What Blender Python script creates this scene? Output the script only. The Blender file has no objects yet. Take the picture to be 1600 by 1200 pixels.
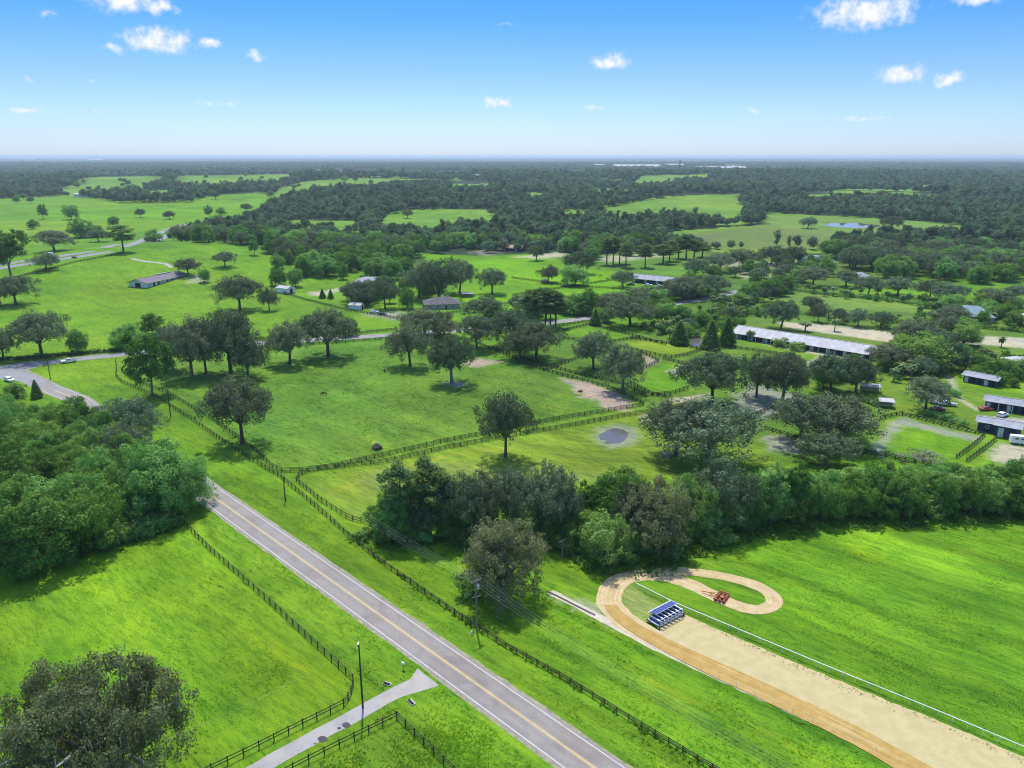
import bpy, math, random
import numpy as np
from mathutils import Vector

SKY_S, CLOUD_K = 0.15, 3.9
# ------------------------------------------------------------------ camera, sky, sun, exposure
scene = bpy.context.scene
COL = scene.collection
R = math.radians
CAM_H = 85.0            # drone height in metres
FPX = 1200.0            # focal length in pixels of the 1600 px wide photograph
PITCH = math.atan(357.0 / FPX)
SP, CP = math.sin(PITCH), math.cos(PITCH)
cam_d = bpy.data.cameras.new('camera')
cam_d.sensor_width = 36.0
cam_d.lens = 36.0 * FPX / 1600.0
cam_d.clip_start = 1.0
cam_d.clip_end = 200000.0
cam = bpy.data.objects.new('camera', cam_d)
cam.location = (0, 0, CAM_H)
cam.rotation_euler = (math.pi / 2 - PITCH, 0, 0)
COL.objects.link(cam)
scene.camera = cam

SUN_EL, SUN_AZ = R(63), R(-9)          # azimuth from +Y towards +X
sun_dir = Vector((math.sin(SUN_AZ) * math.cos(SUN_EL), math.cos(SUN_AZ) * math.cos(SUN_EL), math.sin(SUN_EL)))
sd = bpy.data.lights.new('sun', 'SUN')
sd.energy = 2.8
sd.angle = R(0.6)
sd.color = (1.0, 0.965, 0.90)
so = bpy.data.objects.new('sun', sd)
so.rotation_euler = (-sun_dir).to_track_quat('-Z', 'Y').to_euler()
so.location = (0, 0, 400)
COL.objects.link(so)

scene.view_settings.view_transform = 'Standard'
scene.view_settings.look = 'None'
scene.view_settings.gamma = 1.0
scene.view_settings.exposure = 0.82
scene.view_settings.use_curve_mapping = False
scene.render.engine = 'CYCLES'
scene.cycles.use_denoising = True
scene.cycles.max_bounces = 5
scene.cycles.diffuse_bounces = 3
scene.cycles.transmission_bounces = 3
scene.cycles.volume_bounces = 0
scene.cycles.use_adaptive_sampling = True
scene.cycles.filter_width = 1.1

def ray(px, py):
    u, v = px - 800.0, 600.0 - py
    return np.array((u, v * SP + FPX * CP, v * CP - FPX * SP))

class NT:
    """small helper to write node trees"""
    def __init__(s, tree):
        s.t = tree
    def n(s, kind, **kw):
        nd = s.t.nodes.new(kind)
        for k, v in kw.items():
            if k == 'ins':
                for kk, vv in v.items():
                    if isinstance(vv, bpy.types.NodeSocket):
                        s.t.links.new(vv, nd.inputs[kk])
                    else:
                        nd.inputs[kk].default_value = vv
            else:
                setattr(nd, k, v)
        return nd
    def math(s, op, a, b=None, c=None, clamp=False):
        nd = s.t.nodes.new('ShaderNodeMath'); nd.operation = op; nd.use_clamp = clamp
        for i, v in enumerate((a, b, c)):
            if v is None: continue
            if isinstance(v, bpy.types.NodeSocket): s.t.links.new(v, nd.inputs[i])
            else: nd.inputs[i].default_value = v
        return nd.outputs[0]
    def mix(s, fac, a, b, blend='MIX'):
        nd = s.t.nodes.new('ShaderNodeMix'); nd.data_type = 'RGBA'; nd.blend_type = blend
        for i, v in ((0, fac), (6, a), (7, b)):
            if isinstance(v, bpy.types.NodeSocket): s.t.links.new(v, nd.inputs[i])
            else: nd.inputs[i].default_value = v if i == 0 or len(v) == 4 else (*v, 1)
        return nd.outputs[2]
    def ramp(s, fac, stops, interp='LINEAR'):
        nd = s.t.nodes.new('ShaderNodeValToRGB'); cr = nd.color_ramp; cr.interpolation = interp
        s.t.links.new(fac, nd.inputs[0])
        while len(cr.elements) < len(stops): cr.elements.new(0.5)
        for e, (p, c) in zip(cr.elements, stops):
            e.position = p; e.color = (*c, 1) if len(c) == 3 else c
        return nd.outputs[0]
    def rng(s, v, a, b, c=0.0, d=1.0, smooth=True):
        nd = s.t.nodes.new('ShaderNodeMapRange'); nd.interpolation_type = 'SMOOTHSTEP' if smooth else 'LINEAR'
        s.t.links.new(v, nd.inputs[0])
        for i, x in enumerate((a, b, c, d)): nd.inputs[i + 1].default_value = x
        return nd.outputs[0]

world = bpy.data.worlds.new('World')
scene.world = world
world.use_nodes = True
wt = world.node_tree
wt.nodes.clear()
W = NT(wt)
sky = W.n('ShaderNodeTexSky', sky_type='NISHITA', sun_disc=False, sun_elevation=SUN_EL, sun_rotation=SUN_AZ,
          altitude=80.0, air_density=1.0, dust_density=0.7, ozone_density=1.6)
tc = W.n('ShaderNodeTexCoord').outputs['Generated']
sep = W.n('ShaderNodeSeparateXYZ', ins={0: tc})
dx_, dy_, dz_ = sep.outputs
elev = W.math('ARCSINE', dz_)
azim = W.math('ARCTAN2', dx_, dy_)
# low sky tinted darker and bluer; tint fades higher up to add fill light
tint = W.ramp(W.rng(elev, 0.0, 0.8, smooth=False),
              [(0.0, (.44, .56, .88)), (.03, (.365, .485, .77)), (.10, (.262, .38, .605)), (.19, (.135, .312, .555)), (.26, (.090, .285, .555)), (.55, (.5, .75, 1.0)), (1.0, (1, 1, 1))])
skyc = W.mix(1.0, sky.outputs[0], tint, 'MULTIPLY')
# fair-weather clouds: (px, py, half width, half height, strength) turned into directions of the sky
CLOUDS = [(246, 62, 62, 23, 1.0), (190, -6, 72, 26, 1.0), (255, 12, 24, 13, .9), (332, 67, 26, 9, .8), (400, 87, 22, 11, .85),
          (948, 96, 44, 17, 1.0), (780, 160, 34, 13, .95), (1350, 18, 92, 30, 1.05), (1408, 116, 44, 16, 1.0), (1484, 123, 26, 13, .95),
          (1525, 0, 40, 9, .8), (178, 76, 26, 9, .5), (45, 171, 40, 6, .6), (152, 175, 9, 4, .55), (48, 122, 9, 5, .5), (150, 127, 10, 6, .45),
          (930, 170, 20, 6, .45), (1350, 186, 44, 6, .5), (1180, 172, 16, 5, .4), (340, 160, 42, 6, .4), (795, 42, 22, 4, .35), (75, 19, 16, 7, .45),
          (1700, 60, 60, 20, 1.0), (-140, 90, 60, 18, 1.0), (600, -150, 120, 34, 1.0), (1150, -210, 140, 40, 1.0)]
wn = W.n('ShaderNodeTexNoise', ins={'Vector': tc, 'Scale': 38.0, 'Detail': 2.0, 'Roughness': 0.55})
wsep = W.n('ShaderNodeSeparateColor', ins={0: wn.outputs['Color']})
az2 = W.math('MULTIPLY_ADD', W.math('SUBTRACT', wsep.outputs[0], 0.5), 0.030, azim)
el2 = W.math('MULTIPLY_ADD', W.math('SUBTRACT', wsep.outputs[1], 0.5), 0.016, elev)
acc = None
sky_v = W.n('ShaderNodeCombineXYZ', ins={0: az2, 1: el2, 2: 0.0}).outputs[0]
for (cx, cy, hw, hh, st) in CLOUDS:
    d = ray(cx, cy); d = d / np.linalg.norm(d)
    a0, e0 = math.atan2(d[0], d[1]), math.asin(d[2])
    ka, ke = FPX / hw * 1.12 * st, FPX / hh * 1.18 * st
    vm = W.n('ShaderNodeVectorMath', operation='MULTIPLY_ADD', ins={0: sky_v, 1: (ka, ke, 0), 2: (-a0 * ka, -e0 * ke, 0)})
    val = W.math('SUBTRACT', st, W.n('ShaderNodeVectorMath', operation='LENGTH', ins={0: vm.outputs[0]}).outputs['Value'])
    acc = val if acc is None else W.math('MAXIMUM', acc, val)
fb = W.n('ShaderNodeTexNoise', ins={'Vector': tc, 'Scale': 85.0, 'Detail': 4.0, 'Roughness': 0.62})
dens = W.math('MULTIPLY_ADD', W.math('SUBTRACT', fb.outputs[0], 0.5), 1.15, acc)
cmask = W.rng(dens, 0.0, 0.95)
cshade = W.mix(W.rng(fb.outputs[0], 0.32, 0.62), (0.74, 0.82, 0.97), (1.0, 1.0, 1.0))
skyx = W.mix(W.math('MULTIPLY', cmask, 0.97), skyc, W.mix(1.0, cshade, (CLOUD_K, CLOUD_K, CLOUD_K), 'MULTIPLY'))
bg = W.n('ShaderNodeBackground', ins={'Color': skyx, 'Strength': SKY_S})
world.cycles.sampling_method = 'MANUAL'
world.cycles.sample_map_resolution = 512
wo = W.n('ShaderNodeOutputWorld', ins={'Surface': bg.outputs[0]})

# ------------------------------------------------------------------ terrain height, pixel to ground
HILLS = [(-285.0, 640.0, 150.0, 120.0, 14.0), (-560.0, 560.0, 160.0, 150.0, 5.0), (-420., 1500., 500., 260., 12.), (520., 1700., 600., 300., 10.), (-900., 2600., 900., 400., 22.), (900., 3000., 1200., 500., 20.)]
def hgt(x, y):
    z = np.zeros_like(np.asarray(x, float))
    for hx, hy, sx, sy, h in HILLS:
        g = np.exp(-(((x - hx) / sx) ** 2 + ((y - hy) / sy) ** 2))
        z = z + h * np.clip(g - 0.06, 0, None) / 0.94
    return z
def at(px, py):
    """the ground point seen at a pixel of the photograph"""
    d = ray(px, min(1e9, py))
    t = CAM_H / -d[2]
    for _ in range(60):
        z = float(hgt(d[0] * t, d[1] * t))
        t = 0.5 * t + 0.5 * (CAM_H - z) / -d[2]
    return Vector((d[0] * t, d[1] * t, float(hgt(d[0] * t, d[1] * t))))
def top_of(p, py):
    """height above the ground at p of what reaches up to image row py"""
    d = ray(800, py)
    return CAM_H + d[2] / d[1] * p.y - p.z
def mpp(p):
    """metres per photograph pixel at p"""
    return (p.y * CP + (CAM_H - p.z) * SP) / FPX
def pxpoly(pts):
    return np.array([at(*p)[:2] for p in pts])

# ------------------------------------------------------------------ numpy noise and polygons
def _hash(ix, iy, s):
    n = (ix * 374761393 + iy * 668265263 + s * 974634779) & 0x7fffffff
    n = ((n ^ (n >> 13)) * 1274126177) & 0x7fffffff
    return ((n ^ (n >> 16)) & 0xffff) / 65535.0
def vnoise(x, y, s=0):
    ix, iy = np.floor(x).astype(np.int64), np.floor(y).astype(np.int64)
    fx, fy = x - ix, y - iy
    fx, fy = fx * fx * (3 - 2 * fx), fy * fy * (3 - 2 * fy)
    a, b, c, d = _hash(ix, iy, s), _hash(ix + 1, iy, s), _hash(ix, iy + 1, s), _hash(ix + 1, iy + 1, s)
    return (a * (1 - fx) + b * fx) * (1 - fy) + (c * (1 - fx) + d * fx) * fy
def fbm(x, y, s=0, o=4):
    r, a, t = 0, 0.5, 0
    for i in range(o):
        r = r + a * vnoise(x * 2 ** i, y * 2 ** i, s + i * 7); t += a; a *= .55
    return r / t
def inside(P, x, y):
    r = np.zeros(x.shape, bool)
    n = len(P)
    for i in range(n):
        x0, y0 = P[i]; x1, y1 = P[(i + 1) % n]
        if y0 == y1: continue
        c = ((y0 > y) != (y1 > y)) & (x < (x1 - x0) * (y - y0) / (y1 - y0) + x0)
        r ^= c
    return r
def segdist(P, x, y, closed=True):
    d = np.full(x.shape, 1e18)
    n = len(P)
    for i in range(n if closed else n - 1):
        x0, y0 = P[i]; x1, y1 = P[(i + 1) % n]
        L = (x1 - x0) ** 2 + (y1 - y0) ** 2 + 1e-9
        t = np.clip(((x - x0) * (x1 - x0) + (y - y0) * (y1 - y0)) / L, 0, 1)
        d = np.minimum(d, (x - x0 - t * (x1 - x0)) ** 2 + (y - y0 - t * (y1 - y0)) ** 2)
    return np.sqrt(d)
def catmull(pts, step):
    pts = [np.array(p, float) for p in pts]
    P = [2 * pts[0] - pts[1]] + pts + [2 * pts[-1] - pts[-2]]
    out = []
    for i in range(1, len(P) - 2):
        p0, p1, p2, p3 = P[i - 1:i + 3]
        n = max(2, int(np.linalg.norm((p2 - p1)[:2]) / step))
        for k in range(n):
            t = k / n
            out.append(0.5 * (2 * p1 + (p2 - p0) * t + (2 * p0 - 5 * p1 + 4 * p2 - p3) * t * t + (3 * p1 - p0 - 3 * p2 + p3) * t ** 3))
    out.append(P[-2])
    return np.array(out)
def resample(pts, step):
    pts = np.array(pts, float)
    L = np.r_[0, np.cumsum(np.linalg.norm(np.diff(pts[:, :2], axis=0), axis=1))]
    n = max(1, int(round(L[-1] / step)))
    s = np.linspace(0, L[-1], n + 1)
    return np.stack([np.interp(s, L, pts[:, k]) for k in range(pts.shape[1])], 1)

# ------------------------------------------------------------------ mesh and object helpers
def fast_mesh(name, V, F, mat=None, attr=None, smooth=False):
    """V (n,3), F (m,k) arrays; attr {name: per-vertex float or (n,4) colour}"""
    V = np.asarray(V, np.float32); F = np.asarray(F, np.int32)
    me = bpy.data.meshes.new(name)
    m, k = F.shape
    me.vertices.add(len(V)); me.vertices.foreach_set('co', V.ravel())
    me.loops.add(m * k); me.loops.foreach_set('vertex_index', F.ravel())
    me.polygons.add(m)
    me.polygons.foreach_set('loop_start', np.arange(0, m * k, k, dtype=np.int32))
    me.polygons.foreach_set('loop_total', np.full(m, k, np.int32))
    if smooth: me.polygons.foreach_set('use_smooth', np.ones(m, bool))
    for an, av in (attr or {}).items():
        av = np.asarray(av, np.float32)
        if av.ndim == 1:
            a = me.attributes.new(an, 'FLOAT', 'POINT'); a.data.foreach_set('value', av)
        else:
            a = me.color_attributes.new(an, 'FLOAT_COLOR', 'POINT'); a.data.foreach_set('color', av.ravel())
    me.update(calc_edges=True)
    if mat: me.materials.append(mat)
    return me
def link(name, data, parent=None, loc=(0, 0, 0), rz=0.0, scale=None):
    o = bpy.data.objects.new(name, data)
    COL.objects.link(o)
    if parent is not None: o.parent = parent
    o.location = loc
    if rz: o.rotation_euler = (0, 0, rz)
    if scale is not None: o.scale = scale
    return o
def tag(o, label=None, cat=None, group=None, kind=None):
    if label: o['label'] = label
    if cat: o['category'] = cat
    if group: o['group'] = group
    if kind: o['kind'] = kind
    return o
def thing(name, label, cat, loc=(0, 0, 0), rz=0.0, group=None):
    return tag(link(name, None, None, loc, rz), label, cat, group)

class MB:
    """collects shapes into one mesh"""
    def __init__(s): s.v, s.f = [], []
    def add(s, vs, fs):
        n = len(s.v); s.v += [tuple(map(float, q)) for q in vs]; s.f += [tuple(n + i for i in f) for f in fs]; return s
    def box(s, c, d, rz=0.0, rx=0.0, ry=0.0):
        hx, hy, hz = d[0] / 2, d[1] / 2, d[2] / 2
        from mathutils import Euler
        E = Euler((rx, ry, rz)).to_matrix()
        vs = [E @ Vector((x, y, z)) + Vector(c) for x in (-hx, hx) for y in (-hy, hy) for z in (-hz, hz)]
        return s.add(vs, [(0, 1, 3, 2), (4, 6, 7, 5), (0, 4, 5, 1), (2, 3, 7, 6), (0, 2, 6, 4), (1, 5, 7, 3)])
    def tube(s, pts, rad, n=8, cap=True):
        pts = [Vector(p) for p in pts]
        if not hasattr(rad, '__len__'): rad = [rad] * len(pts)
        base = len(s.v); 
        for i, p in enumerate(pts):
            d = (pts[min(i + 1, len(pts) - 1)] - pts[max(i - 1, 0)]).normalized()
            a = d.cross(Vector((0, 0, 1)) if abs(d.z) < .9 else Vector((1, 0, 0))).normalized(); b = d.cross(a)
            for k in range(n):
                t = 2 * math.pi * k / n
                s.v.append(tuple(p + (a * math.cos(t) + b * math.sin(t)) * rad[i]))
        for i in range(len(pts) - 1):
            for k in range(n):
                k2 = (k + 1) % n
                s.f.append((base + i * n + k, base + (i + 1) * n + k, base + (i + 1) * n + k2, base + i * n + k2))
        if cap:
            s.f.append(tuple(base + k for k in range(n)))
            s.f.append(tuple(base + (len(pts) - 1) * n + k for k in reversed(range(n))))
        return s
    def prism(s, prof, w, yc=0.0, taper=None):
        """profile in x,z extruded along y; taper = y scale for points higher than a z"""
        n = len(prof)
        def hw(z): return w / 2 if taper is None or z <= taper[0] else w / 2 * taper[1]
        vs = [(x, yc - hw(z), z) for x, z in prof] + [(x, yc + hw(z), z) for x, z in prof]
        fs = [tuple(range(n)), tuple(reversed(range(n, 2 * n)))]
        fs += [(i, i + n, (i + 1) % n + n, (i + 1) % n) for i in range(n)]
        return s.add(vs, fs)
    def mesh(s, name, mat, smooth=False):
        me = bpy.data.meshes.new(name); me.from_pydata(s.v, [], s.f); me.update()
        import bmesh
        bm = bmesh.new(); bm.from_mesh(me); bmesh.ops.recalc_face_normals(bm, faces=bm.faces); bm.to_mesh(me); bm.free()
        if smooth: me.polygons.foreach_set('use_smooth', np.ones(len(me.polygons), bool))
        if mat: me.materials.append(mat)
        return me
    def build(s, name, mat, parent=None, loc=(0, 0, 0), rz=0.0, smooth=False):
        return link(name, s.mesh(name, mat, smooth), parent, loc, rz)

# ------------------------------------------------------------------ materials
def pmat(name, col, rough=0.75, var=0.22, scale=1.5, metal=0.0, bump=0.0, col2=None, spec=0.35, detail=5.0):
    m = bpy.data.materials.new(name); m.use_nodes = True
    N = NT(m.node_tree); m.node_tree.nodes.clear()
    co = N.n('ShaderNodeTexCoord').outputs['Object']
    nz = N.n('ShaderNodeTexNoise', ins={'Vector': co, 'Scale': scale, 'Detail': detail, 'Roughness': .62})
    dark = tuple(c * (1 - var) for c in col); lite = tuple(min(1, c * (1 + var)) for c in (col2 or col))
    c = N.mix(N.rng(nz.outputs[0], .3, .7), dark, lite)
    b = N.n('ShaderNodeBsdfPrincipled', ins={'Base Color': c, 'Roughness': rough, 'Metallic': metal, 'Specular IOR Level': spec})
    if bump:
        bn = N.n('ShaderNodeBump', ins={'Height': nz.outputs[0], 'Strength': bump, 'Distance': .1})
        m.node_tree.links.new(bn.outputs[0], b.inputs['Normal'])
    N.n('ShaderNodeOutputMaterial', ins={'Surface': b.outputs[0]})
    return m
def leafmat(name, c0, c1, transl=0.28, hue=0.03, val=0.35):
    """c0..c1 by the per-leaf tint; every tree a little different"""
    m = bpy.data.materials.new(name); m.use_nodes = True
    N = NT(m.node_tree); m.node_tree.nodes.clear()
    t = N.n('ShaderNodeAttribute', attribute_name='tint').outputs['Fac']
    c = N.mix(t, c0, c1)
    rnd = N.n('ShaderNodeObjectInfo').outputs['Random']
    rnd2 = N.math('FRACT', N.math('MULTIPLY', rnd, 17.31))
    hsv = N.n('ShaderNodeHueSaturation', ins={'Color': c, 'Hue': N.rng(rnd, 0, 1, .5 - hue, .5 + hue, False),
                                             'Value': N.rng(rnd2, 0, 1, 1 - val * .8, 1 + val, False), 'Saturation': N.rng(rnd2, 0, 1, 1.05, .92, False)})
    d = N.n('ShaderNodeBsdfDiffuse', ins={'Color': hsv.outputs[0]})
    tr = N.n('ShaderNodeBsdfTranslucent', ins={'Color': N.mix(1.0, hsv.outputs[0], (1.0, 1.05, .55), 'MULTIPLY')})
    s1 = N.n('ShaderNodeMixShader', ins={0: transl, 1: d.outputs[0], 2: tr.outputs[0]})
    N.n('ShaderNodeOutputMaterial', ins={'Surface': s1.outputs[0]})
    return m
# ------------------------------------------------------------------ roads and track, as world polylines
def wpts(pts): return [tuple(at(*p)) for p in pts]
near_line = [at(908, 1200), at(800, 1120), at(606, 971), at(400, 813), at(337, 757)]
ROAD_W = 7.2
fit = np.polyfit([p.y for p in near_line + [at(84, 609)]], [p.x for p in near_line + [at(84, 609)]], 1)
y_end = at(84, 609).y
main_pts = [Vector((np.polyval(fit, y), y, 0)) for y in np.linspace(60, y_end - 12, 14)] + [at(80, 607.5), at(58, 597), at(36, 586), at(16, 578)]
main_c = catmull([tuple(p) for p in main_pts], 3.0)
cross_pts = [at(-420, 652), at(-200, 612), at(-60, 591), at(20, 577), at(66, 568), at(120, 561), at(215, 551.5), at(300, 544), at(400, 536.5), at(520, 529), at(620, 523), at(700, 517.5),
             at(800, 509), at(870, 502.5), at(920, 497), at(985, 486), at(1050, 475), at(1100, 467), at(1150, 456), at(1200, 447)]
cross_c = catmull([tuple(p) for p in cross_pts], 4.0)
hw_c = catmull(wpts([(-300, 460), (-60, 426), (40, 410), (110, 400), (180, 386), (240, 373), (262, 363), (300, 350)]), 12.0)
drive_c = catmull(wpts([(690, 1040), (668, 1058), (636, 1074), (600, 1092), (560, 1115), (500, 1147), (440, 1180), (380, 1215), (300, 1265)]), 1.5)

def track_line(pts, step=1.2): return catmull(wpts(pts), step)
trk_lower = [(858, 926), (905, 950), (945, 972), (1000, 1002), (1050, 1027), (1100, 1050), (1200, 1096), (1330, 1156), (1430, 1201), (1560, 1262), (1800, 1370)]
trk_upper = [(1040, 972), (1052, 962), (1068, 960), (1105, 976), (1200, 1017), (1300, 1059), (1450, 1120), (1600, 1183), (1720, 1234), (1960, 1330)]

# ------------------------------------------------------------------ colour of the ground
LIME, GREEN, OLIVE, DRY = (.136, .285, .017), (.092, .215, .020), (.135, .235, .026), (.22, .235, .06)
COOL = (.105, .225, .030)
SAND, PINK, GREY = (.47, .39, .28), (.40, .29, .225), (.32, .29, .245)
FLOOR = (.030, .050, .018)
FOREST_FAR = (.030, .052, .026)
PAINT = [   # (photo polygon, colour, soft edge in metres, ragged edge in metres, strength)
    ([(-400, 330), (100, 306), (260, 318), (400, 300), (440, 312), (400, 335), (262, 362), (430, 395), (440, 480), (700, 505), (220, 545), (0, 560), (-400, 600)], LIME, 20, 6, .95),
    ([(60, 330), (330, 318), (400, 318), (390, 336), (250, 356), (90, 352)], (.16, .33, .008), 25, 15, .7),
    ([(190, 580), (230, 560), (560, 533), (740, 545), (1000, 640), (780, 680), (600, 715), (440, 738), (330, 660)], (.102, .225, .030), 6, 3, .9),
    ([(470, 750), (600, 722), (780, 686), (960, 650), (1060, 640), (1240, 690), (1240, 725), (1060, 750), (900, 760), (620, 830), (560, 815)], OLIVE, 5, 3, .85),
    ([(560, 742), (700, 728), (850, 735), (1000, 742), (1000, 752), (840, 750), (700, 748), (600, 775)], DRY, 5, 4, .6),
    ([(0, 885), (290, 822), (552, 1064), (536, 1100), (300, 1200), (100, 1350), (-500, 1400), (-500, 950)], (.132, .290, .015), 3, 3, .8),
    ([(620, 1125), (700, 1200), (560, 1300), (470, 1205)], GREEN, 2, 1, .6),
    ([(1080, 850), (1300, 812), (1620, 806), (1900, 800), (1900, 1300), (1600, 1170), (1300, 1048), (1070, 955), (1200, 960), (1225, 940)], (.128, .285, .016), 3, 3, .85),
    ([(560, 850), (745, 990), (1110, 1205), (1430, 1215), (1000, 1005), (850, 925), (700, 840)], (.120, .275, .016), 3, 3, .8),
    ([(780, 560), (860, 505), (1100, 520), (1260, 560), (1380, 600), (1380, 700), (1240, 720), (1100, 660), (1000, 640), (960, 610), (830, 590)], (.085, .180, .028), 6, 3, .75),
    ([(985, 618), (1010, 580), (1050, 567), (1085, 575), (1060, 615)], (.11, .29, .012), 2, 2, .8),
    ([(965, 540), (1010, 530), (1090, 545), (1060, 558), (1020, 556)], (.16, .29, .022), 2, 1, .85),
    ([(868, 520), (920, 510), (985, 525), (960, 532)], (.12, .27, .016), 2, 1, .8),
    ([(700, 470), (760, 400), (850, 395), (1000, 440), (1000, 460), (900, 480), (760, 480)], (.16, .345, .010), 8, 5, .9),
    ([(640, 395), (760, 400), (900, 430), (880, 440), (700, 420)], (.17, .36, .008), 6, 4, .85),
    ([(850, 395), (1100, 385), (1130, 420), (1020, 435), (900, 412)], COOL, 8, 5, .9),
    ([(1040, 368), (1200, 352), (1330, 362), (1290, 392), (1110, 388)], (.145, .185, .045), 10, 8, .9),
    ([(1060, 372), (1120, 366), (1110, 380), (1060, 384)], (.13, .11, .06), 10, 8, .6),
    ([(1195, 352), (1205, 338), (1270, 338), (1420, 346), (1540, 358), (1500, 366), (1330, 372)], (.17, .26, .05), 12, 6, .9),
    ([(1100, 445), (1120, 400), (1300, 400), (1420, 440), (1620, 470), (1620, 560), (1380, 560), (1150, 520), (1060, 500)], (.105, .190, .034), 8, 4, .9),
    ([(1170, 470), (1240, 455), (1340, 465), (1440, 480), (1470, 490), (1300, 482), (1200, 476)], (.18, .27, .05), 4, 3, .8),
    ([(1320, 440), (1500, 452), (1620, 455), (1620, 470), (1460, 470), (1330, 458)], (.15, .33, .015), 5, 3, .85),
    ([(1380, 560), (1480, 600), (1620, 640), (1620, 690), (1500, 680), (1380, 650), (1340, 620)], (.110, .215, .026), 4, 3, .8),
    ([(1375, 690), (1410, 655), (1525, 682), (1500, 718), (1380, 715)], (.115, .28, .014), 3, 2, .9),
    # bare and worn ground
    ([(870, 590), (895, 594), (935, 602), (975, 618), (990, 634), (978, 642), (945, 640), (935, 628), (905, 618), (895, 605)], PINK, 1.5, 1.6, .95),
    ([(722, 566), (745, 560), (790, 566), (765, 570), (735, 574)], PINK, 1.5, 1.5, .85),
    ([(694, 600), (705, 594), (722, 597), (730, 602), (712, 606)], GREY, 1.2, 1.2, .85),
    ([(1040, 580), (1075, 566), (1090, 572), (1060, 588)], GREY, 1.5, 1.2, .7),
    ([(1030, 632), (1050, 622), (1110, 615), (1090, 628)], SAND, 1.2, 1.2, .8),
    ([(1135, 640), (1170, 600), (1230, 612), (1250, 630), (1200, 650), (1160, 655)], GREY, 3, 2.5, .75),
    ([(1195, 684), (1230, 680), (1262, 700), (1240, 712), (1205, 702)], GREY, 2, 2, .75),
    ([(1000, 648), (1025, 645), (1025, 660), (1012, 660)], PINK, 1.5, 1.5, .7),
    ([(1375, 715), (1362, 700), (1390, 660), (1412, 652), (1440, 662), (1500, 676), (1532, 682), (1524, 690), (1460, 676), (1412, 664), (1392, 680)], GREY, 1.5, 1.2, .75),
    ([(1180, 531), (1230, 540), (1300, 553), (1345, 562), (1340, 566), (1290, 557), (1220, 544), (1178, 534)], SAND, 1.0, .5, .7),
    ([(1225, 585), (1250, 572), (1280, 556), (1292, 552), (1296, 556), (1268, 574), (1240, 588)], SAND, 1.0, .5, .75),
    ([(1000, 552), (1032, 563), (1014, 574), (990, 586), (986, 582), (1010, 568)], PINK, 1.0, .6, .7),
    ([(1110, 410), (1180, 408), (1240, 415), (1240, 419), (1170, 416), (1110, 416)], SAND, 3, 2, .6), ([(1150, 425), (1230, 432), (1160, 436)], SAND, 3, 2, .5),
    ([(1545, 712), (1560, 692), (1620, 700), (1620, 730), (1560, 724)], SAND, 1.5, 1, .9),
    ([(1215, 503), (1300, 508), (1400, 520), (1530, 524), (1620, 530), (1620, 546), (1530, 538), (1460, 542), (1370, 532), (1230, 512)], (.50, .42, .29), 1.5, .8, .95),
    ([(800, 402), (830, 398), (880, 394), (885, 400), (850, 404)], SAND, 4, 3, .8),
    ([(925, 405), (945, 400), (1040, 396), (1045, 400), (950, 410)], SAND, 5, 4, .6),
    ([(730, 395), (790, 385), (800, 390), (760, 400)], SAND, 5, 4, .4),
    ([(475, 457), (505, 455), (545, 447), (550, 450), (500, 462), (490, 462)], SAND, 2, 1.5, .9),
    ([(560, 490), (625, 486), (650, 500), (610, 500)], GREY, 4, 2, .7),
    ([(1445, 560), (1490, 590), (1500, 620), (1530, 640), (1525, 642), (1494, 622), (1484, 596)], SAND, 1.0, .5, .85),
    ([(1530, 655), (1545, 650), (1620, 655), (1620, 665), (1560, 660)], SAND, 1.5, 1, .8),
    ([(930, 672), (958, 663), (990, 668), (1000, 680), (985, 696), (950, 700), (930, 690)], (.30, .27, .19), 2.0, 1.0, .8),
    ([(296, 432), (318, 430), (322, 440), (300, 443)], SAND, 3, 2, .8),
    ([(965, 920), (985, 912), (1025, 940), (1050, 965), (1010, 978), (975, 950)], (.30, .30, .10), 1.0, .8, .7),
    ([(860, 930), (905, 935), (950, 960), (960, 985), (940, 970)], SAND, 1.0, .9, .6),
]
rng0 = np.random.default_rng(5)
PAINTW = [(pxpoly(p), np.array(c), f, rg, s) for p, c, f, rg, s in PAINT]
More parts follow.
